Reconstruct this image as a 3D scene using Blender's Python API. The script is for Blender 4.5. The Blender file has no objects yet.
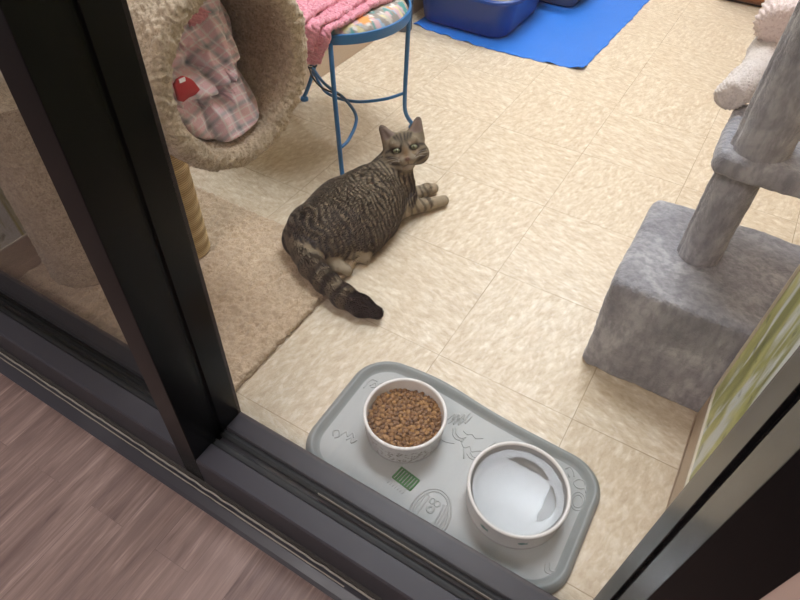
import bpy, bmesh, math, random
import numpy as np
from mathutils import Vector, Matrix, noise
random.seed(7); rng = np.random.default_rng(7)
S = bpy.context.scene; COL = S.collection; PI = math.pi

# ------------------------------------------------------------------ helpers
def tag(o, label=None, cat=None, group=None, kind=None):
    if label: o['label'] = label
    if cat: o['category'] = cat
    if group: o['group'] = group
    if kind: o['kind'] = kind
    return o
def empty(name, loc=(0, 0, 0), label=None, cat=None, group=None, kind=None):
    o = bpy.data.objects.new(name, None); COL.objects.link(o); o.location = loc
    o.empty_display_size = .02
    return tag(o, label, cat, group, kind)
def mesh_obj(name, V, F, m, parent=None, smooth=True, colors=None, uv=None, normals=None):
    """V in world coordinates; parent keeps world placement."""
    me = bpy.data.meshes.new(name)
    V = np.asarray(V, float).reshape(-1, 3)
    off = np.zeros(3)
    if parent is not None: off = np.array(parent_loc(parent))
    if isinstance(F, np.ndarray):
        k = F.shape[1]
        me.vertices.add(len(V)); me.vertices.foreach_set('co', (V - off).ravel())
        me.loops.add(F.size); me.loops.foreach_set('vertex_index', F.ravel().astype(np.int32))
        me.polygons.add(len(F)); me.polygons.foreach_set('loop_start', np.arange(0, F.size, k, dtype=np.int32))
        me.update(calc_edges=True)
    else:
        me.from_pydata([tuple(v) for v in (V - off)], [], [tuple(f) for f in F]); me.update()
    me.validate()
    if colors is not None:
        a = me.color_attributes.new('Col', 'FLOAT_COLOR', 'POINT')
        c = np.ones((len(V), 4)); c[:, :3] = colors; a.data.foreach_set('color', c.ravel())
    if uv is not None:
        l = me.uv_layers.new(name='UVMap'); idx = np.empty(len(me.loops), np.int32)
        me.loops.foreach_get('vertex_index', idx); l.data.foreach_set('uv', np.asarray(uv)[idx].ravel())
    if smooth: me.polygons.foreach_set('use_smooth', np.ones(len(me.polygons), bool))
    if normals is not None: me.normals_split_custom_set_from_vertices([tuple(n) for n in normals])
    me.materials.append(m)
    o = bpy.data.objects.new(name, me); COL.objects.link(o)
    if parent is not None: o.parent = parent
    return o
def parent_loc(p):
    v = Vector((0, 0, 0))
    while p is not None: v = v + p.location; p = p.parent
    return v
class MB:
    def __init__(s): s.v = []; s.f = []
    def add(s, V, F):
        n = len(s.v); s.v += [tuple(v) for v in V]; s.f += [tuple(i + n for i in f) for f in F]; return s
    def box(s, x0, x1, y0, y1, z0, z1):
        V = [(x, y, z) for z in (z0, z1) for y in (y0, y1) for x in (x0, x1)]
        return s.add(V, [(0, 2, 3, 1), (4, 5, 7, 6), (0, 1, 5, 4), (2, 6, 7, 3), (0, 4, 6, 2), (1, 3, 7, 5)])
    def tube(s, pts, r, n=12, closed=False, caps=True):
        P = [Vector(p) for p in pts]; m = len(P)
        rs = r if isinstance(r, (list, tuple)) else [r] * m
        up = Vector((0, 0, 1)); prev = None; V = []
        for i, p in enumerate(P):
            if closed: t = P[(i + 1) % m] - P[i - 1]
            else: t = P[min(i + 1, m - 1)] - P[max(i - 1, 0)]
            t.normalize()
            if prev is None:
                a = up if abs(t.dot(up)) < .9 else Vector((1, 0, 0)); u = t.cross(a).normalized()
            else: u = (prev - t * prev.dot(t)).normalized()
            prev = u; w = t.cross(u)
            V += [p + rs[i] * (math.cos(2 * PI * k / n) * u + math.sin(2 * PI * k / n) * w) for k in range(n)]
        F = []
        for i in range(m if closed else m - 1):
            j = (i + 1) % m
            F += [(i * n + k, i * n + (k + 1) % n, j * n + (k + 1) % n, j * n + k) for k in range(n)]
        if not closed and caps: F += [tuple(range(n))[::-1], tuple((m - 1) * n + k for k in range(n))]
        return s.add(V, F)
    def lathe(s, prof, c, n=64, axis='z'):
        V = []; m = len(prof)
        for r, z in prof:
            for k in range(n):
                a = 2 * PI * k / n
                V.append((c[0] + r * math.cos(a), c[1] + r * math.sin(a), c[2] + z))
        F = [(i * n + k, i * n + (k + 1) % n, (i + 1) * n + (k + 1) % n, (i + 1) * n + k) for i in range(m - 1) for k in range(n)]
        if prof[0][0] > 1e-5 and False: pass
        return s.add(V, F)
    def build(s, name, m, parent=None, smooth=False, bevel=0, seg=2, **k):
        o = mesh_obj(name, s.v, s.f, m, parent, smooth, **k)
        bm = bmesh.new(); bm.from_mesh(o.data); bmesh.ops.remove_doubles(bm, verts=bm.verts, dist=1e-6)
        bmesh.ops.recalc_face_normals(bm, faces=bm.faces); bm.to_mesh(o.data); bm.free()
        if bevel:
            b = o.modifiers.new('bevel', 'BEVEL'); b.width = bevel; b.segments = seg; b.limit_method = 'ANGLE'; b.angle_limit = .6
            if not smooth:
                o.data.polygons.foreach_set('use_smooth', np.ones(len(o.data.polygons), bool))
                w = o.modifiers.new('wn', 'WEIGHTED_NORMAL'); w.keep_sharp = True
        return o
def spline(pts, n=8, closed=False):
    P = [np.array(p, float) for p in pts]; out = []; m = len(P)
    rngi = range(m if closed else m - 1)
    for i in rngi:
        p0 = P[i - 1] if (closed or i > 0) else P[0]; p1 = P[i]; p2 = P[(i + 1) % m]
        p3 = P[(i + 2) % m] if (closed or i + 2 < m) else P[-1]
        for k in range(n):
            t = k / n
            out.append(.5 * ((2 * p1) + (-p0 + p2) * t + (2 * p0 - 5 * p1 + 4 * p2 - p3) * t * t + (-p0 + 3 * p1 - 3 * p2 + p3) * t ** 3))
    if not closed: out.append(P[-1])
    return out
def vnoise(P, scale, seed=0.):
    """noise.noise at every row of P"""
    f = noise.noise; q = np.asarray(P) * scale + seed
    return np.array([f(v) for v in q.tolist()])
def grid_faces(nu, nv, wrap_v=False):
    i = np.arange(nu - 1)[:, None]; j = np.arange(nv if wrap_v else nv - 1)[None, :]; j2 = (j + 1) % nv
    return np.stack([i * nv + j, i * nv + j2, (i + 1) * nv + j2, (i + 1) * nv + j], -1).reshape(-1, 4)
def grid_normals(P):
    du = np.gradient(P, axis=0); dv = np.gradient(P, axis=1); n = np.cross(du, dv)
    return n / (np.linalg.norm(n, axis=-1, keepdims=True) + 1e-9)

# ------------------------------------------------------------------ materials
def lin(c):
    if isinstance(c, str): c = [int(c[i:i + 2], 16) / 255 for i in (0, 2, 4)]
    return tuple((x / 12.92 if x <= .04045 else ((x + .055) / 1.055) ** 2.4) for x in c) + (1,)
class NT:
    def __init__(s, name):
        s.m = bpy.data.materials.new(name); s.m.use_nodes = True; s.t = s.m.node_tree; s.n = s.t.nodes
        s.b = s.n['Principled BSDF']; s.out = s.n['Material Output']
    def node(s, typ, **k):
        n = s.n.new(typ)
        for a, v in k.items():
            if a.startswith('i_'):
                key = a[2:]; key = int(key) if key.isdigit() else key.replace('_', ' ')
                s.set(n.inputs[key], v)
            else: setattr(n, a, v)
        return n
    def set(s, inp, v):
        if isinstance(v, bpy.types.NodeSocket): s.t.links.new(v, inp)
        else: inp.default_value = v
    def ramp(s, fac, stops, interp='LINEAR'):
        n = s.n.new('ShaderNodeValToRGB'); s.set(n.inputs[0], fac); e = n.color_ramp.elements; n.color_ramp.interpolation = interp
        while len(e) > 2: e.remove(e[-1])
        for i, (p, c) in enumerate(stops):
            if i >= 2: e.new(p)
            e[i].position = p; e[i].color = lin(c) if isinstance(c, str) else ((c, c, c, 1) if isinstance(c, (int, float)) else c)
        return n.outputs[0]
    def noise(s, vec, scale, detail=3, rough=.5, dist=0):
        n = s.node('ShaderNodeTexNoise'); 
        if vec is not None: s.set(n.inputs['Vector'], vec)
        n.inputs['Scale'].default_value = scale; n.inputs['Detail'].default_value = detail; n.inputs['Roughness'].default_value = rough; n.inputs['Distortion'].default_value = dist
        return n.outputs['Fac']
    def math(s, op, a, b=0, clamp=False):
        n = s.node('ShaderNodeMath', operation=op); s.set(n.inputs[0], a); s.set(n.inputs[1], b); n.use_clamp = clamp; return n.outputs[0]
    def mix(s, f, a, b, blend='MIX'):
        n = s.node('ShaderNodeMix', data_type='RGBA', blend_type=blend); s.set(n.inputs[0], f)
        s.set(n.inputs[6], lin(a) if isinstance(a, str) else a); s.set(n.inputs[7], lin(b) if isinstance(b, str) else b); return n.outputs[2]
    def obj(s): return s.node('ShaderNodeTexCoord').outputs['Object']
    def mapping(s, vec, scale=(1, 1, 1), rot=(0, 0, 0), loc=(0, 0, 0)):
        n = s.node('ShaderNodeMapping'); s.set(n.inputs[0], vec); n.inputs[1].default_value = loc; n.inputs[2].default_value = rot; n.inputs[3].default_value = scale; return n.outputs[0]
    def bump(s, h, strength=.3, dist=.002):
        n = s.node('ShaderNodeBump'); s.set(n.inputs['Height'], h); n.inputs['Strength'].default_value = strength; n.inputs['Distance'].default_value = dist
        s.set(s.b.inputs['Normal'], n.outputs[0]); return s
    def base(s, c): s.set(s.b.inputs['Base Color'], lin(c) if isinstance(c, str) else c); return s
    def p(s, **k):
        for a, v in k.items(): s.set(s.b.inputs[a.replace('_', ' ')], v)
        return s
def plain(name, c, rough=.5, bump=None, var=.0, **k):
    t = NT(name); t.p(Roughness=rough, **k)
    if var:
        f = t.noise(t.obj(), 9, 4); lo = tuple(x * (1 - var) for x in lin(c)[:3]) + (1,); hi = tuple(min(1, x * (1 + var)) for x in lin(c)[:3]) + (1,)
        t.base(t.mix(f, lo, hi))
    else: t.base(c)
    if bump: t.bump(t.noise(t.obj(), bump[0], 3), bump[1], bump[2])
    return t.m
def vcol(name, rough=.8, bump=None, **k):
    t = NT(name); a = t.node('ShaderNodeVertexColor', layer_name='Col'); t.base(a.outputs[0]); t.p(Roughness=rough, **k)
    if bump: t.bump(t.noise(t.obj(), bump[0], 4), bump[1], bump[2])
    return t.m
T = .3048
def floor_mat():
    t = NT('vinyl_tile'); co = t.obj(); sc = t.mapping(co, (1 / T, 1 / T, 1))
    fl = t.node('ShaderNodeVectorMath', operation='FLOOR'); t.set(fl.inputs[0], sc)
    wn = t.node('ShaderNodeTexWhiteNoise', noise_dimensions='3D'); t.set(wn.inputs[0], fl.outputs[0])
    sep = t.node('ShaderNodeSeparateXYZ'); t.set(sep.inputs[0], fl.outputs[0])
    par = t.math('FLOORED_MODULO', t.math('ADD', sep.outputs[0], sep.outputs[1]), 2)
    off = t.node('ShaderNodeVectorMath', operation='SCALE'); t.set(off.inputs[0], wn.outputs['Color']); off.inputs['Scale'].default_value = 9
    def chips(rotz, s1, dist=.35):
        v = t.mapping(co, (1, 1, 1), (0, 0, rotz)); v = t.mapping(v, (1, 2.1, 1))
        a = t.node('ShaderNodeVectorMath', operation='ADD'); t.set(a.inputs[0], v); t.set(a.inputs[1], off.outputs[0])
        return t.noise(a.outputs[0], s1, 2.5, .55, dist)
    A = t.mix(par, t.ramp(chips(.2, 34), [(0, 0.), (1, 1.)]), t.ramp(chips(1.75, 34), [(0, 0.), (1, 1.)]))
    B = t.mix(par, chips(.25, 66, .2), chips(1.8, 66, .2))
    c1 = t.ramp(A, [(.31, 'bba88f'), (.42, 'cbbaa1'), (.49, 'd2c3aa'), (.56, 'dbceb7'), (.66, 'ebe3d3')])
    c2 = t.ramp(B, [(.32, 'bfac93'), (.44, 'd0c1a8'), (.58, 'd7cab2'), (.70, 'ece4d4')])
    c = t.mix(.5, c1, c2)
    c = t.mix(t.math('MULTIPLY', wn.outputs[0], .06), c, 'b09a7c')
    fr = t.node('ShaderNodeVectorMath', operation='FRACTION'); t.set(fr.inputs[0], sc)
    s2 = t.node('ShaderNodeSeparateXYZ'); t.set(s2.inputs[0], fr.outputs[0])
    e = []
    for k in (0, 1):
        d = t.math('SUBTRACT', .5, t.math('ABSOLUTE', t.math('SUBTRACT', s2.outputs[k], .5)))
        e.append(t.math('LESS_THAN', d, .0026))
    g = t.math('MAXIMUM', e[0], e[1])
    brk = t.ramp(t.noise(co, 6, 2), [(.35, .35), (.62, .9)])
    c = t.mix(t.math('MULTIPLY', g, brk), c, '8d795c')
    t.base(c); t.p(Roughness=t.ramp(t.noise(co, 25, 3), [(.3, .30), (.7, .46)]))
    t.bump(t.math('SUBTRACT', t.math('MULTIPLY', B, .3), g), .12, .001)
    return t.m
def wood_floor_mat():
    t = NT('wood_plank'); co = t.mapping(t.obj(), (1, 1, 1), (0, 0, -.02))
    br = t.node('ShaderNodeTexBrick', offset=.37, squash=1.0); t.set(br.inputs[0], t.mapping(co, (1, 1, 1), (0, 0, PI / 2)))
    br.inputs['Color1'].default_value = (0, 0, 0, 1); br.inputs['Color2'].default_value = (1, 1, 1, 1); br.inputs['Mortar'].default_value = (.5, .5, .5, 1)
    br.inputs['Scale'].default_value = 1; br.inputs['Mortar Size'].default_value = .0006; br.inputs['Brick Width'].default_value = .46; br.inputs['Row Height'].default_value = .076
    br.inputs['Mortar Smooth'].default_value = .3; br.inputs['Bias'].default_value = 0
    off = t.node('ShaderNodeVectorMath', operation='SCALE'); t.set(off.inputs[0], br.outputs[0]); off.inputs['Scale'].default_value = 7
    def gr(sx, sy, s, d=4):
        a = t.node('ShaderNodeVectorMath', operation='ADD'); t.set(a.inputs[0], t.mapping(co, (sx, sy, 1))); t.set(a.inputs[1], off.outputs[0])
        return t.noise(a.outputs[0], s, d, .6, .6)
    g1 = gr(9, 1, 5); g2 = gr(30, 1.2, 8, 3)
    c = t.ramp(g1, [(.28, '4e3b37'), (.42, '74605b'), (.55, '877169'), (.72, 'ad958c')])
    c = t.mix(t.ramp(g2, [(.38, 0.), (.66, .6)]), c, '5c4742')
    c = t.mix(t.math('MULTIPLY', br.outputs[0], .45), c, '937c74')
    c = t.mix(t.math('MULTIPLY', br.outputs['Fac'], .35), c, '4c3c3b')
    t.base(c); t.p(Roughness=.42); t.bump(g2, .1, .001)
    return t.m
def carpet_mat(name, c, dark, scale=260):
    t = NT(name); co = t.obj(); n1 = t.noise(co, scale, 3, .6); n2 = t.noise(co, 14, 3)
    c0 = t.ramp(n1, [(.32, dark), (.5, c), (.72, c)])
    d = tuple(x * .80 for x in lin(c)[:3]) + (1,); n4 = t.noise(co, 75, 3, .6)
    c0 = t.mix(t.ramp(n4, [(.36, .55), (.56, 0.)]), c0, dark)
    t.base(t.mix(t.ramp(n2, [(.35, 0.), (.65, .5)]), c0, d)); t.p(Roughness=.95, Sheen_Weight=.25, Sheen_Roughness=.5, Specular_IOR_Level=.1)
    t.bump(n1, .8, .003); return t.m
def plush_mat():
    t = NT('grey_plush'); co = t.obj(); n1 = t.noise(co, 11, 4, .6, .6); n2 = t.noise(co, 210, 3, .65)
    n3 = t.noise(t.mapping(co, (1, 1, .35)), 70, 3, .6)
    c = t.ramp(n1, [(.32, '8a8b92'), (.5, 'a1a2a8'), (.68, 'bcbdc2')])
    c = t.mix(t.ramp(n3, [(.38, .55), (.6, 0.)]), c, '72747c')
    t.base(c); t.p(Roughness=.9, Sheen_Weight=.5, Sheen_Roughness=.35, Specular_IOR_Level=.15)
    t.bump(t.math('ADD', n2, t.math('MULTIPLY', n3, 1.2)), .8, .004); return t.m
def mural_mat():
    t = NT('leaf_mural'); co = t.obj(); v = t.mapping(co, (1, 3.2, 1.1), (.55, 0, 0))
    w = t.noise(v, 2.8, 4, .5, .7); w2 = t.noise(t.mapping(co, (1, 7, 1.5), (.5, 0, 0)), 3.4, 3, .55, .5)
    c = t.ramp(w, [(.30, '6b6f3e'), (.42, '8d9150'), (.50, 'a9ac66'), (.58, 'c6c684'), (.68, '99a06e')])
    c = t.mix(t.ramp(w2, [(.50, 0.), (.60, .95)]), c, 'd3dadb')
    c = t.mix(t.ramp(t.noise(co, 30, 3), [(.62, 0.), (.72, .7)]), c, '545a3c')
    t.base(c); t.p(Roughness=.35); return t.m
def glass_mat(name, tint=1.):
    t = NT(name); t.n.remove(t.b)
    fr = t.node('ShaderNodeFresnel'); ge = t.node('ShaderNodeNewGeometry'); t.set(fr.inputs[0], t.math('SUBTRACT', 1.45, t.math('MULTIPLY', ge.outputs['Backfacing'], 1.45 - 1 / 1.45)))
    tr = t.node('ShaderNodeBsdfTransparent'); tr.inputs[0].default_value = (tint, tint * .985, tint * .97, 1)
    gl = t.node('ShaderNodeBsdfGlossy'); gl.inputs['Roughness'].default_value = .01
    mx = t.node('ShaderNodeMixShader'); t.set(mx.inputs[0], fr.outputs[0]); t.set(mx.inputs[1], tr.outputs[0]); t.set(mx.inputs[2], gl.outputs[0])
    t.set(t.out.inputs[0], mx.outputs[0]); return t.m
def water_mat():
    t = NT('water'); t.n.remove(t.b)
    fr = t.node('ShaderNodeFresnel'); fr.inputs[0].default_value = 1.33
    tr = t.node('ShaderNodeBsdfTransparent'); tr.inputs[0].default_value = (.93, .95, .96, 1)
    gl = t.node('ShaderNodeBsdfGlossy'); gl.inputs['Roughness'].default_value = .004
    b = t.node('ShaderNodeBump'); t.set(b.inputs['Height'], t.noise(t.obj(), 45, 2)); b.inputs['Strength'].default_value = .02; b.inputs['Distance'].default_value = .002
    t.set(gl.inputs['Normal'], b.outputs[0])
    mx = t.node('ShaderNodeMixShader'); t.set(mx.inputs[0], fr.outputs[0]); t.set(mx.inputs[1], tr.outputs[0]); t.set(mx.inputs[2], gl.outputs[0])
    t.set(t.out.inputs[0], mx.outputs[0]); return t.m
def emit(name, c, s):
    t = NT(name); t.n.remove(t.b); e = t.node('ShaderNodeEmission'); e.inputs[0].default_value = c; e.inputs[1].default_value = s
    t.set(t.out.inputs[0], e.outputs[0]); return t.m

def metal_black(name='black_anodised', c1='0c0c0e', c2='0f0f12', r0=.24, r1=.27, spec=.22):
    t = NT(name); co = t.obj(); n = t.noise(co, 7, 2, .5)
    t.base(t.mix(t.ramp(n, [(.55, 0.), (.75, .6)]), c1, c2))
    sp = t.ramp(t.noise(co, 330, 1), [(.74, 0.), (.77, 1.)]); 
    t.p(Roughness=t.ramp(n, [(.3, r0), (.7, r1)]), Metallic=0., Specular_IOR_Level=spec); return t.m
M = dict(
    floor=floor_mat(), wood=wood_floor_mat(), carpet=carpet_mat('beige_carpet', 'd6c5ad', '998870', 230),
    rug=carpet_mat('tan_carpet', 'd6c1a6', 'a08a6c', 260), plush=plush_mat(), mural=mural_mat(), black=metal_black(), sill=metal_black('sill_painted_glow', '3b393e', '474549', .32, .40, .3),  # sill: black metal lightened, ceiling panel's reflected glow put into its colour
    gasket=plain('black_rubber', '101012', .6), dirt=plain('dusty_black', '3a3632', .8, (160, .8, .002), .5),
    caulk=plain('grey_caulk', '8d867c', .6, (200, .5, .001)), wall=plain('cream_paint', 'cdb89a', .6, (90, .1, .001), .04),
    base=plain('tan_baseboard', 'c0ad97', .45, None, .06), outwall=plain('pinkish_beige_paint', 'cbb3a6', .6, (120, .08, .001), .04),
    ceiling=plain('ceiling_tile', 'd8d4cc', .8), glass=glass_mat('clear_glass', .985), glass_l=glass_mat('tinted_glass', .84),  # glass_l: left pane tinted darker than the right
    water=water_mat(), blue=plain('blue_paint', '2670aa', .35, (200, .1, .0005)), navy=plain('dark_cord', '0c1c30', .4),
    litter=plain('blue_plastic', '0e3f8c', .3, (60, .12, .001)), mat=plain('blue_mat', '2a78d8', .55, (300, .3, .001), .05),
    graybox=plain('grey_plastic', '566174', .45), ceramic=plain('white_ceramic', 'e0dfde', .22), basin=plain('ceramic_painted_shade', '9c9fa0', .3), teal=plain('teal_glaze', '27706c', .3),  # basin: white ceramic greyed, shade inside the water bowl put into its colour
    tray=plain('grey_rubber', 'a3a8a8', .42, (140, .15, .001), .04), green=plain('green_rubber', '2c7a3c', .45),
    sisal=None, red=plain('red_fabric', 'b3101c', .7, (200, .3, .001)), white=plain('white_print', 'e8e0e0', .6),
    brown=None, knit=None, panel=emit('ceiling_lamp_panel', (.85, .925, 1.02, 1), 21), panel2=emit('hall_lamp_panel', (1, .95, .95, 1), 22),
    edging=plain('pale_edging', 'c9c0b0', .5), lip=plain('rubber_painted_shade', '8c9495', .45, (140, .15, .001), .04), frame=plain('lamp_frame', 'd0d0d0', .5), rubber=plain('dark_tip', '23405c', .5))  # lip: mat rubber darkened, shade of slopes facing away from the lamp painted in
t = NT('sisal_rope'); w = t.node('ShaderNodeTexWave', bands_direction='Z', wave_type='BANDS'); t.set(w.inputs[0], t.obj()); w.inputs['Scale'].default_value = 60; w.inputs['Distortion'].default_value = .3; w.inputs['Detail'].default_value = 3
t.base(t.mix(w.outputs['Fac'], 'b2965f', 'e2c794')); t.p(Roughness=.85); t.bump(w.outputs['Fac'], .8, .004); M['sisal'] = t.m
t = NT('brown_wood'); g = t.noise(t.mapping(t.obj(), (1.5, 1, 14)), 6, 5, .6, .5); t.base(t.ramp(g, [(.3, '5e3720'), (.55, '8a5632'), (.75, '9c6840')])); t.p(Roughness=.4); M['brown'] = t.m
def cloth(name, c, dark, scale, rough=.95):
    t = NT(name); n = t.noise(t.obj(), scale, 3, .6); t.base(t.ramp(n, [(.3, dark), (.5, c), (.7, c)])); t.p(Roughness=rough, Sheen_Weight=.4, Specular_IOR_Level=.1); t.bump(n, .8, .003); return t.m
M['pink'] = cloth('pink_chenille', 'efa5b6', 'cf8092', 240)
M['knit'] = cloth('cream_knit', 'ded6d0', 'c4b9b2', 260)
M['knitpink'] = cloth('pale_pink_knit', 'e8d8d3', 'd0bab5', 240)

# ------------------------------------------------------------------ camera
def rod(a, b, c):
    v = np.array([a, b, c]); th = np.linalg.norm(v); k = v / th
    K = np.array([[0, -k[2], k[1]], [k[2], 0, -k[0]], [-k[1], k[0], 0]])
    return np.eye(3) + math.sin(th) * K + (1 - math.cos(th)) * K @ K
R = rod(2.31520851, .655048267, -.229529460)
cam_d = bpy.data.cameras.new('camera'); cam = bpy.data.objects.new('camera', cam_d); COL.objects.link(cam); S.camera = cam
cam_d.sensor_width = 36; cam_d.lens = 611.304689 * 36 / 800; cam_d.clip_start = .02
mw = Matrix([[R[0][i], -R[1][i], -R[2][i], (.331067776, -1.0585205, 1.05338171)[i]] for i in range(3)] + [[0, 0, 0, 1]])
cam.matrix_world = mw
S.view_settings.view_transform = 'Standard'; S.view_settings.look = 'None'; S.view_settings.exposure = 0; S.view_settings.gamma = 1
S.view_settings.use_curve_mapping = False

# ------------------------------------------------------------------ the room
def struct(name, mb, m, parent=None, **k):
    o = mb.build(name, m, parent, **k)
    if parent is None: o['kind'] = 'structure'
    return o
YS0, YS1, ZS = -.795, -.679, .1        # storefront outer / inner face, sill height
WL, CH = -.95, 2.5
struct('floor', MB().box(-.97, 1.9, -.72, 2.9, -.05, 0), M['floor'])
struct('floor_hall', MB().box(-2.6, 2.6, -3.4, -.79, -.05, 0), M['wood'])
struct('wall_left', MB().box(WL - .1, WL, -.679, 2.9, 0, CH), M['wall'])
struct('wall_back', MB().box(WL, 1.9, 2.8, 2.9, 0, CH), M['wall'])
struct('wall_right_pier', MB().box(.522, 1.9, -.679, -.17, 0, CH), M['wall'], bevel=.003)
struct('wall_right', MB().box(1.8, 1.9, -.17, 2.8, 0, CH), M['wall'])
struct('ceiling', MB().box(-1.05, 1.9, -.8, 2.9, CH, CH + .05), M['ceiling'])
struct('ceiling_hall', MB().box(-2.6, 2.6, -3.4, -.8, CH + .1, CH + .15), M['ceiling'])
struct('wall_hall_right', MB().box(.49, 2.6, -.79, -.679, 0, CH + .1), M['outwall'])
struct('wall_hall_left', MB().box(-2.6, -1.32, -.79, -.679, 0, CH + .1), M['outwall'])
struct('wall_hall_back', MB().box(-2.6, 2.6, -3.5, -3.4, 0, CH + .1), M['outwall'])
struct('baseboard_left', MB().box(WL, WL + .006, -.679, 2.8, 0, .1), M['base'], bevel=.002)
mb = MB().box(.516, .522, -.679, -.164, 0, .1).box(.516, 1.8, -.17, -.164, 0, .1)
struct('baseboard_right', mb, M['base'], bevel=.002)
struct('baseboard_back', MB().box(WL, 1.8, 2.79, 2.8, 0, .1), M['base'], bevel=.002)
# thin painted bottom rail under each mural
def mural(x0, x1, y0, y1, z0, z1, lab, side):
    root = empty('wall_mural', ((x0 + x1) / 2, y0, z0), lab, 'mural')
    MB().box(x0, x1, y0, y1, z0, z1).build('picture', M['mural'], root)
    e = .004
    mb = MB().box(x0 - e * (side < 0), x1 + e * (side > 0), y0, y1, z0 - .004, z0)
    mb.box(x0 - e * (side < 0), x1 + e * (side > 0), y1, y1 + .004, z0 - .004, z1)
    mb.build('edging', M['edging'], root)
mural(.515, .5215, -.675, -.185, .116, 1.9, 'green blurred leaf mural on the wall beside the grey cat tree', -1)
mural(WL + .0005, WL + .006, -.675, .6, .107, 1.9, 'green leaf mural on the left wall seen through the narrow pane', 1)

# storefront window: sill, mullion, jamb, panes
win = empty('window_1', (0, -.737, 0), kind='structure')
YM = -.737
def sill_seg(x0, x1, name):
    # profile in (y,z): channel pocket in the middle
    prof = [(YS0, .018), (YS0, .097), (YS0 + .003, ZS), (-.757, ZS), (-.7555, ZS - .002), (-.7555, ZS - .014), (-.7185, ZS - .014), (-.7185, ZS - .002), (-.717, ZS), (YS1 - .003, ZS), (YS1, .097), (YS1, 0), (YS0 + .006, 0), (YS0 + .006, .018)]
    n = len(prof); V = [(x, y, z) for x in (x0, x1) for y, z in prof]
    F = [(i, (i + 1) % n, n + (i + 1) % n, n + i) for i in range(n)] + [tuple(range(n))[::-1], tuple(range(n, 2 * n))]
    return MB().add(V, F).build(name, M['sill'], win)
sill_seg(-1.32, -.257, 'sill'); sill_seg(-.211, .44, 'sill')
def post(x0, x1, name, left=True, right=True, lean=.028):
    a, b = -.7455, -.7285; d = .005
    P = [(x0, YS0), (x1, YS0)]
    if right: P += [(x1, a), (x1 - d, a), (x1 - d, b), (x1, b)]
    P += [(x1, YS1), (x0, YS1)]
    if left: P += [(x0, b), (x0 + d, b), (x0 + d, a), (x0, a)]
    n = len(P); V = [(x + lean * (z - .1), y, z) for z in (0, 2.3) for x, y in P]
    F = [(i, (i + 1) % n, n + (i + 1) % n, n + i) for i in range(n)] + [tuple(range(n))[::-1], tuple(range(n, 2 * n))]
    MB().add(V, F).build(name, M['black'], win, bevel=.0012)
post(-.257, -.211, 'mullion'); post(.4345, .4880, 'jamb', right=False, lean=.006); post(-1.32, -1.27, 'jamb', left=False)
MB().box(-1.32, .60, YS0, YS1, 2.3, 2.6).build('header', M['black'], win)
for x0, x1, nm in ((-1.28, -.247, 'l'), (-.221, .45, 'r')):
    MB().box(x0, x1, -.740, -.734, ZS - .010, 2.31).build('glass_pane', M['glass_l'] if nm == 'l' else M['glass'], win)
    mb = MB()
    for ya, yb in ((-.7550, -.7412), (-.7328, -.7190)):
        n8 = 6; prof = [(ya, ZS - .0135)] + [((ya + yb) / 2 - (yb - ya) / 2 * math.cos(PI * k / n8), ZS - .0085 + .0035 * math.sin(PI * k / n8)) for k in range(n8 + 1)] + [(yb, ZS - .0135)]
        k = len(prof); V = [(x, y, z) for x in (x0 + .006, x1 - .006) for y, z in prof]
        mb.add(V, [(q, (q + 1) % k, k + (q + 1) % k, k + q) for q in range(k)])
    mb.build('gasket', M['gasket'], win, smooth=False)
MB().box(.0, .33, -.7336, -.7322, ZS - .006, ZS + .0006).build('glass_seal', M['caulk'], win)
# front ledge with dust, caulk line and floor strip
def rough_strip(name, y0, y1, z0, z1, m, amp, x0=-1.32, x1=.49):
    n = 420; xs = np.linspace(x0, x1, n); V = []
    for i, x in enumerate(xs):
        a = noise.noise((x * 45, y0 * 30, 1)) * amp; b = noise.noise((x * 60, y0 * 90, 7)) * amp
        V += [(x, y1, z0), (x, y1, z1 + b), (x, y0 - a, z1 + a * .5 - .001), (x, y0 - a, z0)]
    F = [(i * 4 + k, i * 4 + (k + 1) % 4, i * 4 + 4 + (k + 1) % 4, i * 4 + 4 + k) for i in range(n - 1) for k in range(4)]
    return struct(name, MB().add(V, F), m)
rough_strip('trim_1', -.8, -.789, .0, .020, M['dirt'], .0014)
rough_strip('trim_2', -.8035, -.799, .0, .010, M['caulk'], .0007)
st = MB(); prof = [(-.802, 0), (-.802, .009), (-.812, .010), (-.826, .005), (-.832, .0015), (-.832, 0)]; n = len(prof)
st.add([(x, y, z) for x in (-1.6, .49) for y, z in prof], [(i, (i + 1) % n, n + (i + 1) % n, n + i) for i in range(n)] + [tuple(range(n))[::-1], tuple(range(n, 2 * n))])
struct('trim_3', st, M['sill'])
rough_strip('trim_4', -.8105, -.8085, .009, .0108, M['caulk'], .0005, -1.3, .1)

# ------------------------------------------------------------------ lights
def troffer(x0, x1, y0, y1, z, m, lab):
    root = empty('ceiling_light', ((x0 + x1) / 2, (y0 + y1) / 2, z), lab, 'ceiling light', None)
    e = .03
    mb = MB()
    for a, b, c, d in ((x0 - e, x1 + e, y0 - e, y0), (x0 - e, x1 + e, y1, y1 + e), (x0 - e, x0, y0, y1), (x1, x1 + e, y0, y1)): mb.box(a, b, c, d, z - .012, z)
    mb.build('frame', M['frame'], root)
    MB().box(x0, x1, y0, y1, z - .008, z - .002).build('diffuser', m, root)
troffer(-.90, .30, .30, .92, CH, M['panel'], 'white ceiling light panel above the cat room floor, mirrored in the water bowl')
troffer(-.90, .30, 2.0, 2.6, CH, M['panel'], 'white ceiling light panel at the back of the cat room above the litter boxes')
troffer(-.9, .3, -2.5, -1.9, CH + .1, M['panel2'], 'white ceiling light panel over the wood floor in front of the window')
wd = bpy.data.worlds.new('world'); S.world = wd; wd.use_nodes = True
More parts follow.
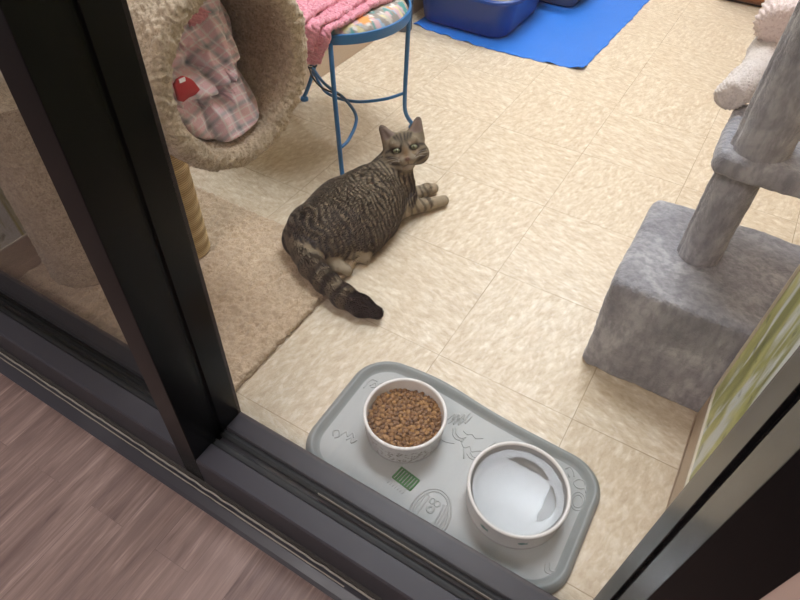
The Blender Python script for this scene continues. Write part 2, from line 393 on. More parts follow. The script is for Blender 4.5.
wd.node_tree.nodes['Background'].inputs[0].default_value = (.93, .95, 1, 1); wd.node_tree.nodes['Background'].inputs[1].default_value = .25

# ------------------------------------------------------------------ surface nets
def surface_nets(F, origin, h):
    s = F < 0; nx, ny, nz = F.shape
    pos = np.zeros((nx - 1, ny - 1, nz - 1, 3), np.float32); cnt = np.zeros((nx - 1, ny - 1, nz - 1), np.float32)
    sl = lambda o, n: slice(o, n - 1 + o)
    for ax in range(3):
        oth = [a for a in range(3) if a != ax]
        for o1 in (0, 1):
            for o2 in (0, 1):
                o = [0, 0, 0]; o[oth[0]] = o1; o[oth[1]] = o2; q = list(o); q[ax] = 1
                A = F[sl(o[0], nx), sl(o[1], ny), sl(o[2], nz)]; B = F[sl(q[0], nx), sl(q[1], ny), sl(q[2], nz)]
                m = (A < 0) != (B < 0); t = np.where(m, A / np.where(A == B, 1, A - B), 0)
                for c in range(3): pos[..., c] += m * ((t if c == ax else o[c]))
                cnt += m
    mask = cnt > 0; idx = -np.ones(mask.shape, np.int64); idx[mask] = np.arange(mask.sum())
    ijk = np.argwhere(mask); V = (pos[mask] / cnt[mask][:, None] + ijk) * h + origin
    faces = []
    for ax in range(3):
        a, b = [(1, 2), (2, 0), (0, 1)][ax]
        q = [slice(None)] * 3; r = [slice(None)] * 3; q[ax] = slice(0, -1); r[ax] = slice(1, None)
        ch = s[tuple(q)] != s[tuple(r)]; e = np.argwhere(ch)
        e = e[(e[:, a] > 0) & (e[:, b] > 0) & (e[:, a] < F.shape[a] - 1) & (e[:, b] < F.shape[b] - 1)]
        ins = s[e[:, 0], e[:, 1], e[:, 2]]
        def g(da, db):
            c = e.copy(); c[:, a] += da; c[:, b] += db; return idx[c[:, 0], c[:, 1], c[:, 2]]
        Q = np.stack([g(-1, -1), g(0, -1), g(0, 0), g(-1, 0)], 1); Q[~ins] = Q[~ins][:, ::-1]
        faces.append(Q)
    return V, np.concatenate(faces)
def smooth_mesh(V, F, it=2, lam=.5):
    n = len(V)
    E = np.concatenate([F[:, [0, 1]], F[:, [1, 2]], F[:, [2, 3]], F[:, [3, 0]]]); E = np.concatenate([E, E[:, ::-1]])
    c = np.bincount(E[:, 0], minlength=n)[:, None]
    for _ in range(it):
        A = np.stack([np.bincount(E[:, 0], weights=V[E[:, 1], k], minlength=n) for k in range(3)], 1)
        V = V + lam * (A / np.maximum(c, 1) - V)
    return V
def vert_normals(V, F):
    fn = np.cross(V[F[:, 2]] - V[F[:, 0]], V[F[:, 3]] - V[F[:, 1]]); N = np.zeros_like(V)
    for k in range(4):
        for c in range(3): N[:, c] += np.bincount(F[:, k], weights=fn[:, c], minlength=len(V))
    return N / (np.linalg.norm(N, axis=1, keepdims=True) + 1e-12)
def sdf_eval(prims, lo, hi, h, kdef=.02):
    n = [int(math.ceil((hi[c] - lo[c]) / h)) + 1 for c in range(3)]
    F = np.full(n, .5, np.float32); ax = [lo[c] + h * np.arange(n[c]) for c in range(3)]
    for pr in prims:
        a, b, ra, rb, k = np.array(pr['a'], float), np.array(pr['b'], float), pr['ra'], pr['rb'], pr.get('k', kdef)
        S_ = pr.get('S'); ext = max(ra, rb) * pr.get('grow', 1.) + max(k, 0) * 1.5 + .012
        mn = np.minimum(a, b) - ext; mx = np.maximum(a, b) + ext
        I = [slice(max(0, int((mn[c] - lo[c]) / h)), min(n[c], int((mx[c] - lo[c]) / h) + 2)) for c in range(3)]
        if any(i.start >= i.stop for i in I): continue
        X, Y, Z = np.meshgrid(ax[0][I[0]], ax[1][I[1]], ax[2][I[2]], indexing='ij'); P = np.stack([X, Y, Z], -1)
        if S_ is not None:   # ellipsoid: axes matrix rows, radii
            q = (P - a) @ S_['B'].T / S_['r']; l = np.linalg.norm(q, axis=-1); d = l * (l - 1) / (np.linalg.norm(q / S_['r'], axis=-1) + 1e-9)
        else:
            ab = b - a; L = ab @ ab
            t = np.clip(((P - a) @ ab) / L, 0, 1) if L > 1e-12 else np.zeros(P.shape[:-1])
            d = np.linalg.norm(P - a - t[..., None] * ab, axis=-1) - (ra + (rb - ra) * t)
        f = F[I[0], I[1], I[2]]; d = d.astype(np.float32)
        if pr.get('cut'):
            hh = np.clip(k - np.abs(-d - f), 0, None) / k; F[I[0], I[1], I[2]] = np.maximum(f, -d) + hh * hh * k * .25
        else:
            hh = np.clip(k - np.abs(d - f), 0, None) / k; F[I[0], I[1], I[2]] = np.minimum(f, d) - hh * hh * k * .25
    return F, ax
def blades(V, N, C, flow, length, width, lift, name, m, parent, soft=.75):
    """thin hair blades rooted on the surface: V,N,C,flow,length are per blade"""
    n = len(V); r = rng.normal(size=(n, 3)); fl = flow - (flow * N).sum(1)[:, None] * N; fl /= np.linalg.norm(fl, axis=1)[:, None] + 1e-9
    fl = fl + .24 * r; fl -= (fl * N).sum(1)[:, None] * N; fl /= np.linalg.norm(fl, axis=1)[:, None] + 1e-9
    side = np.cross(N, fl); d = fl * (1 - lift) + N * lift; d /= np.linalg.norm(d, axis=1)[:, None]
    w = (width * np.ones(n))[:, None]; L = length[:, None]
    root = V - N * .0008
    mid = root + d * L * .55 + side * 0; tip = root + fl * L * .9 + N * (lift * L * .75)
    P = np.stack([root - side * w, root + side * w, mid + side * w * .7, tip, mid - side * w * .7], 1).reshape(-1, 3)
    i = np.arange(n)[:, None] * 5
    F = [tuple(x) for x in (i + np.array([0, 1, 2, 3, 4])).tolist()]
    cc = np.repeat(C, 5, 0)
    nn = N * soft + d * (1 - soft); nn = np.repeat(nn / np.linalg.norm(nn, axis=1)[:, None], 5, 0)
    Fa = (i + np.array([0, 1, 2, 3, 4]))
    return mesh_obj(name, P, Fa, m, parent, True, colors=cc, normals=nn)

# ------------------------------------------------------------------ the cat
cat = empty('cat', (-.36, -.05, 0), 'grey brown tabby cat lying on the floor looking back at the camera', 'cat')
fw = np.array([.414, -.726, .548]); fw /= np.linalg.norm(fw)
rt = np.array([.8558, .5169, .0206]); dn = np.array([.3910, -.6203, -.6799])
a12 = math.radians(12)
upw = -math.cos(a12) * dn - math.sin(a12) * rt; upw -= upw @ fw * fw; upw /= np.linalg.norm(upw)
rtw = np.cross(upw, fw); rtw /= np.linalg.norm(rtw)
if rtw @ rt < 0: rtw = -rtw
HO = np.array([-.325, .088, .187])
def HP(x, y, z): return HO + x * rtw + y * upw + z * fw
def HD(x, y, z): return x * rtw + y * upw + z * fw
HB = np.stack([rtw, upw, fw])
prims = []
def cap(a, b, ra, rb, k=.02, flow=None, part='body', **kw):
    a = np.array(a, float); b = np.array(b, float)
    fl = (b - a) if flow is None else np.array(flow, float)
    prims.append(dict(a=a, b=b, ra=ra, rb=rb, k=k, flow=fl / (np.linalg.norm(fl) + 1e-9), part=part, **kw))
def ell(c, r, part='head', k=.012, B=None, flow=(0, 0, 1), cut=False):
    c = np.array(c, float)
    prims.append(dict(a=c, b=c, ra=max(r), rb=max(r), k=k, S=dict(B=HB if B is None else B, r=np.array(r)), flow=np.array(flow, float), part=part, cut=cut))
H_, M_, C_, N_ = (-.408, -.178, .074), (-.378, -.100, .082), (-.362, -.008, .084), (-.343, .052, .112)
bk = (-.1, -1, -.15)
cap(M_, H_, .088, .074, .03, bk); cap(C_, M_, .078, .088, .03, bk); cap((N_[0] - .006, N_[1] + .004, N_[2] - .004), C_, .053, .078, .03, bk)
cap((-.430, -.200, .062), (-.445, -.212, .050), .052, .040, .03, bk)                 # rump
cap((-.385, -.165, .050), (-.350, -.120, .045), .062, .050, .03, (-.3, -.9, -.2))      # near thigh
cap((-.330, -.05, .050), (-.330, -.10, .048), .058, .055, .04, bk)                     # belly
cap((-.338, .020, .070), (-.318, .038, .042), .052, .034, .025, (.5, .4, -.7), 'leg')  # near upper arm
cap((-.316, .036, .034), (-.266, .112, .022), .026, .0165, .016, None, 'leg')
cap((-.266, .112, .020), (-.239, .155, .017), .0165, .0155, .012, None, 'paw')
cap((-.335, .085, .055), (-.325, .105, .034), .040, .026, .02, (.3, .6, -.7), 'leg')   # far foreleg
cap((-.325, .105, .030), (-.300, .170, .020), .022, .0155, .014, None, 'leg')
cap((-.300, .170, .019), (-.289, .190, .016), .0155, .0145, .012, None, 'paw')
cap((-.330, .060, .085), (-.320, .062, .060), .046, .038, .025, (.4, .2, -.9), 'chest')
cap((-.352, .064, .128), (-.342, .108, .163), .047, .040, .02, (-.2, -.7, -.5), 'neck')
# hind feet stretched out under the belly
cap((-.372, -.160, .034), (-.318, -.160, .026), .030, .0165, .012, None, 'leg')
cap((-.318, -.160, .024), (-.293, -.150, .017), .0165, .0145, .010, None, 'hindpaw')
cap((-.375, -.205, .028), (-.325, -.215, .020), .026, .019, .008, None, 'pale')
cap((-.325, -.215, .019), (-.307, -.210, .016), .018, .015, .008, None, 'pale')
cap((-.452, -.196, .030), (-.462, -.176, .020), .030, .020, .015, None, 'paw')          # far hind foot edge
# tail
def PXt(): return [(-.432, -.222, .068), (-.400, -.246, .058), (-.366, -.267, .050), (-.316, -.282, .038), (-.262, -.290, .025), (-.212, -.292, .023), (-.172, -.290, .022)]
tl = PXt(); tr = [.032, .031, .029, .0275, .0265, .024, .015]
for i in range(len(tl) - 1): cap(tl[i], tl[i + 1], tr[i], tr[i + 1], .012, None, 'tail')
# head
ell(HP(0, .004, -.012), (.047, .040, .045), k=.02)
for sx in (-1, 1):
    ell(HP(.0285 * sx, -.018, .000), (.029, .027, .028), k=.014)
    ell(HP(.010 * sx, -.026, .036), (.0125, .0095, .0125), k=.007)
    ell(HP(.021 * sx, .017, .022), (.014, .009, .012), k=.010)          # brow
    cap(HP(.031 * sx, .026, -.008), HP(.0465 * sx, .066, -.004), .0135, .0042, .010, HD(0, 1, 0), 'ear')
    cap(HP(.043 * sx, .018, -.010), HP(.0500 * sx, .060, -.005), .0110, .0045, .010, HD(0, 1, 0), 'ear')
    cap(HP(.019 * sx, .032, -.006), HP(.040 * sx, .060, -.003), .0090, .0045, .010, HD(0, 1, 0), 'ear')
ell(HP(0, -.004, .030), (.011, .018, .013), k=.012)                     # bridge
ell(HP(0, -.042, .022), (.016, .010, .014), k=.008)                     # chin
cap(HP(0, -.023, .0455), HP(0, -.0265, .0465), .0050, .0038, .004, HD(0, -1, 0), 'nose')
for sx in (-1, 1):
    ell(HP(.0220 * sx, -.0003, .0375), (.0095, .0036, .0075), k=.004, cut=True)   # eye sockets
    cap(HP(.0385 * sx, .036, .0070), HP(.0455 * sx, .060, .0050), .0065, .0022, .004, HD(0, 1, 0), 'ear', cut=True)
lo = np.array([-.53, -.345, -.002]); hi = np.array([-.13, .235, .31]); hg = .0026
# keep everything above the floor
Fd, ax = sdf_eval(prims, lo, hi, hg)
Zs = ax[2][None, None, :]
step_ = np.clip((-.300 - ax[0][:, None, None]) / .010, 0, 1) * np.clip((-.152 - ax[1][None, :, None]) / .010, 0, 1)   # the carpeted base under the rump and tail
Fd = np.maximum(Fd, (.0012 + .0215 * step_ - Zs).astype(np.float32))
V, Fc = surface_nets(Fd, lo, hg); V = smooth_mesh(V, Fc, 2, .4); Nn = vert_normals(V, Fc)
# nearest part per vertex, flow and colour
best = np.full(len(V), 9.); part = np.zeros(len(V), int); flow = np.zeros((len(V), 3)); names = sorted({q['part'] for q in prims}); acc = np.zeros(len(V)); tpar = np.zeros(len(V))
for qi, q in enumerate(prims):
    if q.get('cut'): continue
    if 'S' in q:
        w = (V - q['a']) @ q['S']['B'].T / q['S']['r']; d = (np.linalg.norm(w, axis=1) - 1) * min(q['S']['r'])
    else:
        ab = q['b'] - q['a']; L = ab @ ab; tt = np.clip(((V - q['a']) @ ab) / max(L, 1e-9), 0, 1)
        d = np.linalg.norm(V - q['a'] - tt[:, None] * ab, axis=1) - (q['ra'] + (q['rb'] - q['ra']) * tt)
    better = d < best; best[better] = d[better]; part[better] = names.index(q['part'])
    wgt = np.exp(-np.maximum(d, -.01) / .010); flow += wgt[:, None] * q['flow']
L3 = (V - HO) @ HB.T     # head-local coordinates
hx, hy, hz = L3.T
fr = np.stack([hx * 1.0, hy - .0 + .035, np.zeros(len(V))], 1)  # fur fans out from the nose
ishead = np.isin(part, [names.index('head'), names.index('nose')])
radial = hx[:, None] * rtw + (hy + .02)[:, None] * upw + (-.02) * fw
flow = np.where(ishead[:, None], radial / (np.linalg.norm(radial, axis=1)[:, None] + 1e-6), flow)
flow /= np.linalg.norm(flow, axis=1)[:, None] + 1e-9
n1 = vnoise(V, 26); n2 = vnoise(V, 60, 3.3); n3 = vnoise(V, 9, 8.1)
base = np.array([.295, .242, .165]); dark = np.array([.040, .033, .027]); pale = np.array([.38, .315, .225]); warm = np.array([.33, .235, .14])
def mixc(A, B, w): return A + (B - A) * np.clip(w, 0, 1)[:, None]
col = np.tile(base, (len(V), 1)) * (1 + .35 * n2[:, None])
P_ = lambda s: part == names.index(s)
# torso: fine wavy mackerel stripes running round the barrel
s_ax = (V[:, 1] * .97 + V[:, 0] * .25); ht = V[:, 2]
across = (V[:, 0] * .9 + V[:, 2] * .3)
ph = s_ax / .0128 + 1.0 * n1 + 1.3 * n3 + across * 7.
st_ = np.sin(2 * PI * ph); st_ = np.clip(st_ * 2.4 + .15 + .8 * n2, 0, 1)
torso = P_('body') | P_('chest') | P_('neck')
topness = np.clip((ht - .03) / .07, 0, 1)
col = np.where(torso[:, None], mixc(col, np.tile(dark, (len(V), 1)), st_ * (.88 + .07 * topness)), col)
spine = np.exp(-((V[:, 0] + .425 + .12 * (V[:, 1] + .1) * 0) / .030) ** 2) * (ht > .07)
col = np.where(torso[:, None], mixc(col, np.tile(dark, (len(V), 1)), spine * .45), col)
# legs: cross bands
legp = P_('leg') | P_('paw')
lb = np.sin(2 * PI * ((V @ np.array([.5, .85, 0])) / .021 + .8 * n1)); 
col = np.where(legp[:, None], mixc(mixc(col, np.tile(pale, (len(V), 1)), np.full(len(V), .35)), np.tile(dark, (len(V), 1)), np.clip(lb * 1.3, 0, 1) * .6 * P_('leg')), col)
col = np.where(P_('hindpaw')[:, None] | P_('pale')[:, None], mixc(col, np.tile(pale, (len(V), 1)), np.full(len(V), .75)), col)
# tail: rings getting darker to a black tip
TT = np.array(tl); seg = np.linalg.norm(np.diff(TT, axis=0), axis=1); cs = np.concatenate([[0], np.cumsum(seg)])
ts = np.zeros(len(V)); bd = np.full(len(V), 9.)
for i in range(len(seg)):
    ab = TT[i + 1] - TT[i]; tt = np.clip(((V - TT[i]) @ ab) / (ab @ ab), 0, 1); d = np.linalg.norm(V - TT[i] - tt[:, None] * ab, axis=1)
    m = d < bd; bd[m] = d[m]; ts[m] = (cs[i] + tt * seg[i])[m]
tn = ts / cs[-1]; ring = np.sin(2 * PI * (ts / .036 + .18 * n1) + 1.2)
ringw = np.clip(ring * 2.2 + .2, 0, 1) * (.65 + .35 * tn); ringw = np.where(tn > .76, 1., ringw)
tailc = mixc(np.tile(base * 1.02, (len(V), 1)), np.tile(np.array([.012, .010, .010]), (len(V), 1)), ringw)
tw = np.clip((.036 - bd) / .006, 0, 1) * (P_('tail'))
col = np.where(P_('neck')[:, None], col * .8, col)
col = mixc(col, tailc, tw)
# face
hd = ishead | P_('ear')
fc = np.tile(base * .66, (len(V), 1)) * (1 + .2 * n2[:, None])
front = np.clip((hz + .01) / .02, 0, 1)
def spot(x, y, rx, ry, c, w, sym=True, rot=0.):
    global fc
    X = (np.abs(hx) if sym else hx) - x; Y = hy - y
    cr, sr = math.cos(rot), math.sin(rot); X, Y = X * cr + Y * sr, -X * sr + Y * cr
    g = np.exp(-((X / rx) ** 2 + (Y / ry) ** 2)) * front
    fc = mixc(fc, np.tile(np.array(c), (len(V), 1)), g * w)
spot(0, -.030, .020, .012, (.42, .36, .28), .7)            # muzzle
spot(0, -.044, .016, .008, (.52, .46, .38), .8)             # chin
spot(.022, -.012, .011, .0045, (.58, .50, .40), .9, rot=-.2)    # pale under the eye
spot(.020, .012, .010, .004, (.48, .40, .31), .7)           # pale over the eye
spot(0, -.010, .0075, .020, (.26, .165, .09), .85)          # rusty bridge
for x, y, rx, ry, rot in ((.0045, .030, .0025, .016, -.12), (.0125, .031, .0024, .014, -.35), (.0205, .032, .0026, .010, -.5),
                          (.041, .004, .012, .0026, -.25), (.042, -.012, .013, .0028, .25), (.034, -.030, .013, .0027, .35), (.046, -.040, .012, .003, .5), (.030, -.048, .012, .0028, .4), (.050, -.024, .010, .0028, .3),
                          (.010, .0065, .0022, .010, .35), (.0305, .0005, .0055, .0030, 0)):
    spot(x, y, rx * 1.25, ry * (1.45 if rx > .006 else 1.1), dark, 1.15, rot=rot)
eyed = np.sqrt(((np.abs(hx) - .0220) / .0128) ** 2 + ((hy - .0005) / .0070) ** 2)
fc = mixc(fc, np.tile(np.array([.02, .017, .014]), (len(V), 1)), np.clip((1.12 - eyed) * 6, 0, 1) * front * (hz > .015))
spot(0, -.0335, .0012, .006, (.05, .035, .03), .9); spot(.006, -.0385, .007, .0012, (.05, .035, .03), .8, rot=-.3)
nosec = np.exp(-((hx / .0062) ** 2 + ((hy + .0245) / .0042) ** 2)) * (hz > .035)
fc = mixc(fc, np.tile(np.array([.15, .085, .065]), (len(V), 1)), np.clip(nosec * 1.8, 0, 1))
spot(0, -.0155, .006, .0014, (.04, .03, .025), .6); spot(.0035, -.0235, .0012, .0012, (.03, .015, .015), .9)
# ears: pinkish inside, dark rim
infr = np.clip((Nn @ fw - .35) / .3, 0, 1) * P_('ear') * (hy > .032)
fc = mixc(fc, np.tile(np.array([.22, .165, .145]), (len(V), 1)), infr * .85)
fc = np.where(((hy > .062) & P_('ear'))[:, None], fc * .7, fc)
collar = np.exp(-((hy + .055 + .25 * np.abs(hx)) / .0035) ** 2) * (hz > -.02)
hdist = np.sqrt((hx / 1.0) ** 2 + ((hy + .008) / .92) ** 2 + ((hz - .004) / .95) ** 2)
hw_ = np.where(P_('ear'), 1., np.clip((.064 - hdist) / .012, 0, 1)); hw_ = np.where(P_('leg') | P_('paw') | (P_('body') & (hz < -.03)), 0, hw_)
col = mixc(col, fc, hw_)
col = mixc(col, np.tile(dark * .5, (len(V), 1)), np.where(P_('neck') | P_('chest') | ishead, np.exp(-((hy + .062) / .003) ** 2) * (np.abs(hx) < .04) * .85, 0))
col = np.clip(col, .006, 1)
mcat = vcol('cat_skin', .85, (300, .3, .001), Specular_IOR_Level=.2)
mfur = vcol('tabby_fur', .75, None, Specular_IOR_Level=.25, Sheen_Weight=.15)
body = mesh_obj('body', V, Fc, mcat, cat, True, colors=col)
# eyes
for sx in (-1, 1):
    c = HP(.0218 * sx, .0005, .0275); e = empty
    nu, nv = 24, 32; th = np.linspace(0, PI, nu)[:, None]; phi = np.linspace(0, 2 * PI, nv, endpoint=False)[None, :]
    X = np.sin(th) * np.cos(phi); Y = np.sin(th) * np.sin(phi); Z = np.cos(th) * np.ones_like(phi)
    loc = np.stack([X, Y, Z], -1).reshape(-1, 3)
    W = c + (loc * np.array([.0098, .0064, .0105])) @ HB
    X, Y, Z = loc.T; r = np.hypot(X, Y)
    cc = np.tile(np.array([.27, .27, .16]), (len(loc), 1)); cc = mixc(cc, np.tile(np.array([.17, .18, .11]), (len(loc), 1)), np.clip((.5 - r) * 2, 0, 1) * 0 + np.clip((r - .35) * 3, 0, 1))
    pup = (np.abs(X + .04) / .16) ** 2 + (Y / .55) ** 2
    cc = mixc(cc, np.tile(np.array([.004, .004, .004]), (len(loc), 1)), np.clip((1.1 - pup) * 6, 0, 1) * (Z > 0))
    cc = mixc(cc, np.tile(np.array([.02, .015, .01]), (len(loc), 1)), np.clip((r - .84) * 8, 0, 1))
    mesh_obj('eye', W, grid_faces(nu, nv, True), vcol('cat_eye', .08) if sx < 0 else bpy.data.materials['cat_eye'], cat, True, colors=cc)
# fur
tri_area = np.linalg.norm(np.cross(V[Fc[:, 2]] - V[Fc[:, 0]], V[Fc[:, 3]] - V[Fc[:, 1]]), axis=1) / 2
cen = V[Fc].mean(1); hide = (cen[:, 2] < .004)
inear = infr[Fc].mean(1) > .3
isn = (nosec[Fc].mean(1) > .25) | (eyed[Fc].mean(1) < 1.0) & (((cen - HO) @ HB.T)[:, 2] > .012) & (np.abs(((cen - HO) @ HB.T)[:, 1]) < .03)
w = tri_area * ~hide * ~isn * np.where(inear, .25, 1.); headf = ishead[Fc[:, 0]] | (P_('ear')[Fc[:, 0]])
w = w * np.where(headf, 2.2, 1.); NB = 105000
fi = rng.choice(len(Fc), NB, p=w / w.sum()); b4 = rng.dirichlet((1, 1, 1, 1), NB)
bv = (V[Fc[fi]] * b4[..., None]).sum(1); bn = (Nn[Fc[fi]] * b4[..., None]).sum(1); bn /= np.linalg.norm(bn, axis=1)[:, None] + 1e-9
bc = (col[Fc[fi]] * b4[..., None]).sum(1) * rng.uniform(.75, 1.25, NB)[:, None]; bf = flow[Fc[fi, 0]]
pr_ = part[Fc[fi, 0]]
ln = np.full(NB, .0100); hb_ = hw_[Fc[fi, 0]]; ln = ln * (1 - hb_) + .0045 * hb_; ln[np.isin(pr_, [names.index('head'), names.index('nose')])] = .0045; ln[pr_ == names.index('ear')] = .0028
ln[np.isin(pr_, [names.index(x) for x in ('paw', 'hindpaw', 'pale')])] = .005; ln[pr_ == names.index('leg')] = .007; ln[pr_ == names.index('tail')] = .012
lxyz = (bv - HO) @ HB.T; ln = np.where((np.abs(lxyz[:, 0]) < .05) & (lxyz[:, 2] > .02) & (lxyz[:, 1] > -.05), np.minimum(ln, .0035), ln)
ln *= rng.uniform(.6, 1.15, NB)
ff = blades(bv, bn, np.clip(bc, 0.005, 1), bf, ln, .00042, .20, 'fur', mfur, cat)
# whiskers
wm = plain('whisker_white', 'e8e4dc', .4)

for sx in (-1, 1):
    for k in range(4):
        a = HP(.012 * sx, -.026 - .0025 * (k % 3), .044); q = HP((.052 + .006 * (k % 2)) * sx, -.012 - .011 * k * .6, .040 - .004 * k); mdl = (a + q) / 2 + .006 * upw
        MB().tube([tuple(a), tuple(mdl), tuple(q)], [.00020, .00016, .00006], 5).build('whisker', wm, cat, smooth=True)

# ------------------------------------------------------------------ beige cat tree (left)
def noise_disp(P, N, amp, sc, seed=0):
    s = P.shape[:-1]; q = P.reshape(-1, 3); a = vnoise(q, sc, seed) + .5 * vnoise(q, sc * 2.1, seed + 5)
    return P + N * (amp * a.reshape(s))[..., None]
tree = empty('cat_tree', (-.62, -.4, 0), 'beige carpeted cat tree with a big round tunnel on posts behind the black mullion', 'cat tree')
TC = np.array([-.39, -.36, .555]); RO, RI = .171, .131; rm = (RO - RI) / 2
prof = [(-.47, RO - .001)] + [(x, RO) for x in np.linspace(-.465, -.012, 170)]
prof += [(-.012 + rm * .75 * math.cos(a), RO - rm + rm * math.sin(a)) for a in np.linspace(PI / 2, -PI / 2, 18)][1:]
prof += [(x, RI) for x in np.linspace(-.015, -.45, 150)] + [(-.452, r) for r in np.linspace(RI - .005, .002, 24)]
nv = 420; pr = np.array(prof); an = np.linspace(0, 2 * PI, nv, endpoint=False) - .08 * 0
az = -.08; A = np.array([math.cos(az), math.sin(az), 0]); B = np.array([-math.sin(az), math.cos(az), 0]); Cz = np.array([0, 0, 1.])
P = TC + pr[:, None, 0:1] * A + pr[:, None, 1:2] * (np.cos(an)[None, :, None] * B + np.sin(an)[None, :, None] * Cz)
Pw = np.concatenate([P, P[:, :1]], 1); Ng = -grid_normals(Pw)[:, :-1]
if ((Ng[60] * (P[60] - TC)).sum()) < 0: Ng = -Ng
P = noise_disp(P, Ng, .0042, 150); P = noise_disp(P, Ng, .0026, 38, 3)
mesh_obj('tunnel', P.reshape(-1, 3), grid_faces(len(pr), nv, True), M['carpet'], tree)
def carpet_cyl(name, c, r, z0, z1, m, parent, amp=.003, nseg=110, dz=.004, sc=95):
    zs = np.arange(z0, z1 + dz, dz); an = np.linspace(0, 2 * PI, nseg, endpoint=False)
    P = np.stack([c[0] + r * np.cos(an)[None] + 0 * zs[:, None], c[1] + r * np.sin(an)[None] + 0 * zs[:, None], zs[:, None] + 0 * an[None]], -1)
    N = np.stack([np.cos(an)[None] + 0 * zs[:, None], np.sin(an)[None] + 0 * zs[:, None], 0 * zs[:, None] + 0 * an[None]], -1)
    P = noise_disp(P, N, amp, sc)
    top = P[-1].mean(0); V = np.concatenate([P.reshape(-1, 3), [top], [P[0].mean(0)]]); F = grid_faces(len(zs), nseg, True).tolist(); n = len(V)
    F += [((len(zs) - 1) * nseg + k, (len(zs) - 1) * nseg + (k + 1) % nseg, n - 2) for k in range(nseg)] + [((k + 1) % nseg, k, n - 1) for k in range(nseg)]
    return mesh_obj(name, V, F, m, parent)
carpet_cyl('carpeted_post', (-.845, -.515), .092, .022, .47, M['carpet'], tree)
# sisal post: rope turns
zs = np.arange(.024, .40, .0011); ns = 48; an = np.linspace(0, 2 * PI, ns, endpoint=False)
rr = .043 + .0014 * np.abs(np.sin((zs[:, None] / .0062 + an[None] / (2 * PI)) * PI)); cx, cy = -.668, -.355
P = np.stack([cx + rr * np.cos(an)[None], cy + rr * np.sin(an)[None], zs[:, None] + 0 * rr], -1)
mesh_obj('sisal_post', P.reshape(-1, 3), grid_faces(len(zs), ns, True), M['sisal'], tree)
def carpet_slab(name, x0, x1, y0, y1, z0, z1, m, parent, st=.005, amp=.003, rad=.012, sc=90, edge=.0, rc=0, seed=0, amp2=0, sc2=14, sides=True):
    """closed slab with rounded rim: profile swept in rings around a superellipse-like rectangle"""
    bm = bmesh.new(); bmesh.ops.create_cube(bm, size=1)
    for v in bm.verts: v.co = ((x0 + x1) / 2 + v.co.x * (x1 - x0), (y0 + y1) / 2 + v.co.y * (y1 - y0), (z0 + z1) / 2 + v.co.z * (z1 - z0))
    if rc:
        e = [e for e in bm.edges if abs(e.verts[0].co.z - e.verts[1].co.z) > 1e-4]
        bmesh.ops.bevel(bm, geom=e, offset=rc, segments=6, affect='EDGES', profile=.5)
    e = [e for e in bm.edges if abs(e.verts[0].co.z - e.verts[1].co.z) < 1e-4 and min(e.verts[0].co.z, e.verts[1].co.z) > z0 + 1e-4] if z0 < .03 else [e for e in bm.edges if abs(e.verts[0].co.z - e.verts[1].co.z) < 1e-4]
    bmesh.ops.bevel(bm, geom=e, offset=rad, segments=5, affect='EDGES', profile=.5)
    bmesh.ops.triangulate(bm, faces=[f for f in bm.faces if len(f.verts) > 4])
    me = bpy.data.meshes.new(name); bm.to_mesh(me); bm.free()
    o = bpy.data.objects.new(name, me); COL.objects.link(o)
    rmod = o.modifiers.new('r', 'REMESH'); rmod.mode = 'VOXEL'; rmod.voxel_size = st; rmod.use_smooth_shade = True
    dg = bpy.context.evaluated_depsgraph_get(); ev = o.evaluated_get(dg).to_mesh(); n = len(ev.vertices)
    V = np.empty(n * 3); ev.vertices.foreach_get('co', V); V = V.reshape(-1, 3); N = np.empty(n * 3); ev.vertex_normals.foreach_get('vector', N); N = N.reshape(-1, 3)
    F = [tuple(p.vertices) for p in ev.polygons]; o.evaluated_get(dg).to_mesh_clear(); bpy.data.objects.remove(o); bpy.data.meshes.remove(me)
    V = V + N * (amp * (vnoise(V, sc, seed) + .5 * vnoise(V, sc * 2.1, seed + 4)))[:, None]
    if amp2: V = V + N * (amp2 * vnoise(V, sc2, seed + 9))[:, None]
    if z0 < .03: V[:, 2] = np.maximum(V[:, 2], z0)
    return mesh_obj(name, V, F, m, parent)
carpet_slab('carpeted_base', -.942, -.307, -.668, -.158, .0005, .019, M['rug'], tree, .003, .0042, .008, 130, amp2=.0045, sc2=62)

# blankets inside the tunnel: folded cloth filling the round mouth
def poly_in(px, py, poly):
    inside = np.zeros(px.shape, bool); n = len(poly)
    for i in range(n):
        (x1, y1), (x2, y2) = poly[i], poly[(i + 1) % n]
        c = ((y1 > py) != (y2 > py)) & (px < (x2 - x1) * (py - y1) / (y2 - y1 + 1e-12) + x1); inside ^= c
    return inside
def seg_d(y, z, a, b):
    a = np.array(a); b = np.array(b); ab = b - a; t = np.clip(((y - a[0]) * ab[0] + (z - a[1]) * ab[1]) / (ab @ ab), 0, 1)
    dy = y - a[0] - t * ab[0]; dz = z - a[1] - t * ab[1]; side = np.sign(ab[0] * dz - ab[1] * dy)
    return np.hypot(dy, dz), side
nr, na = 120, 300; rad = np.linspace(.001, .126, nr)[:, None]; ang = np.linspace(0, 2 * PI, na, endpoint=False)[None]
yy = rad * np.cos(ang); zz = rad * np.sin(ang)
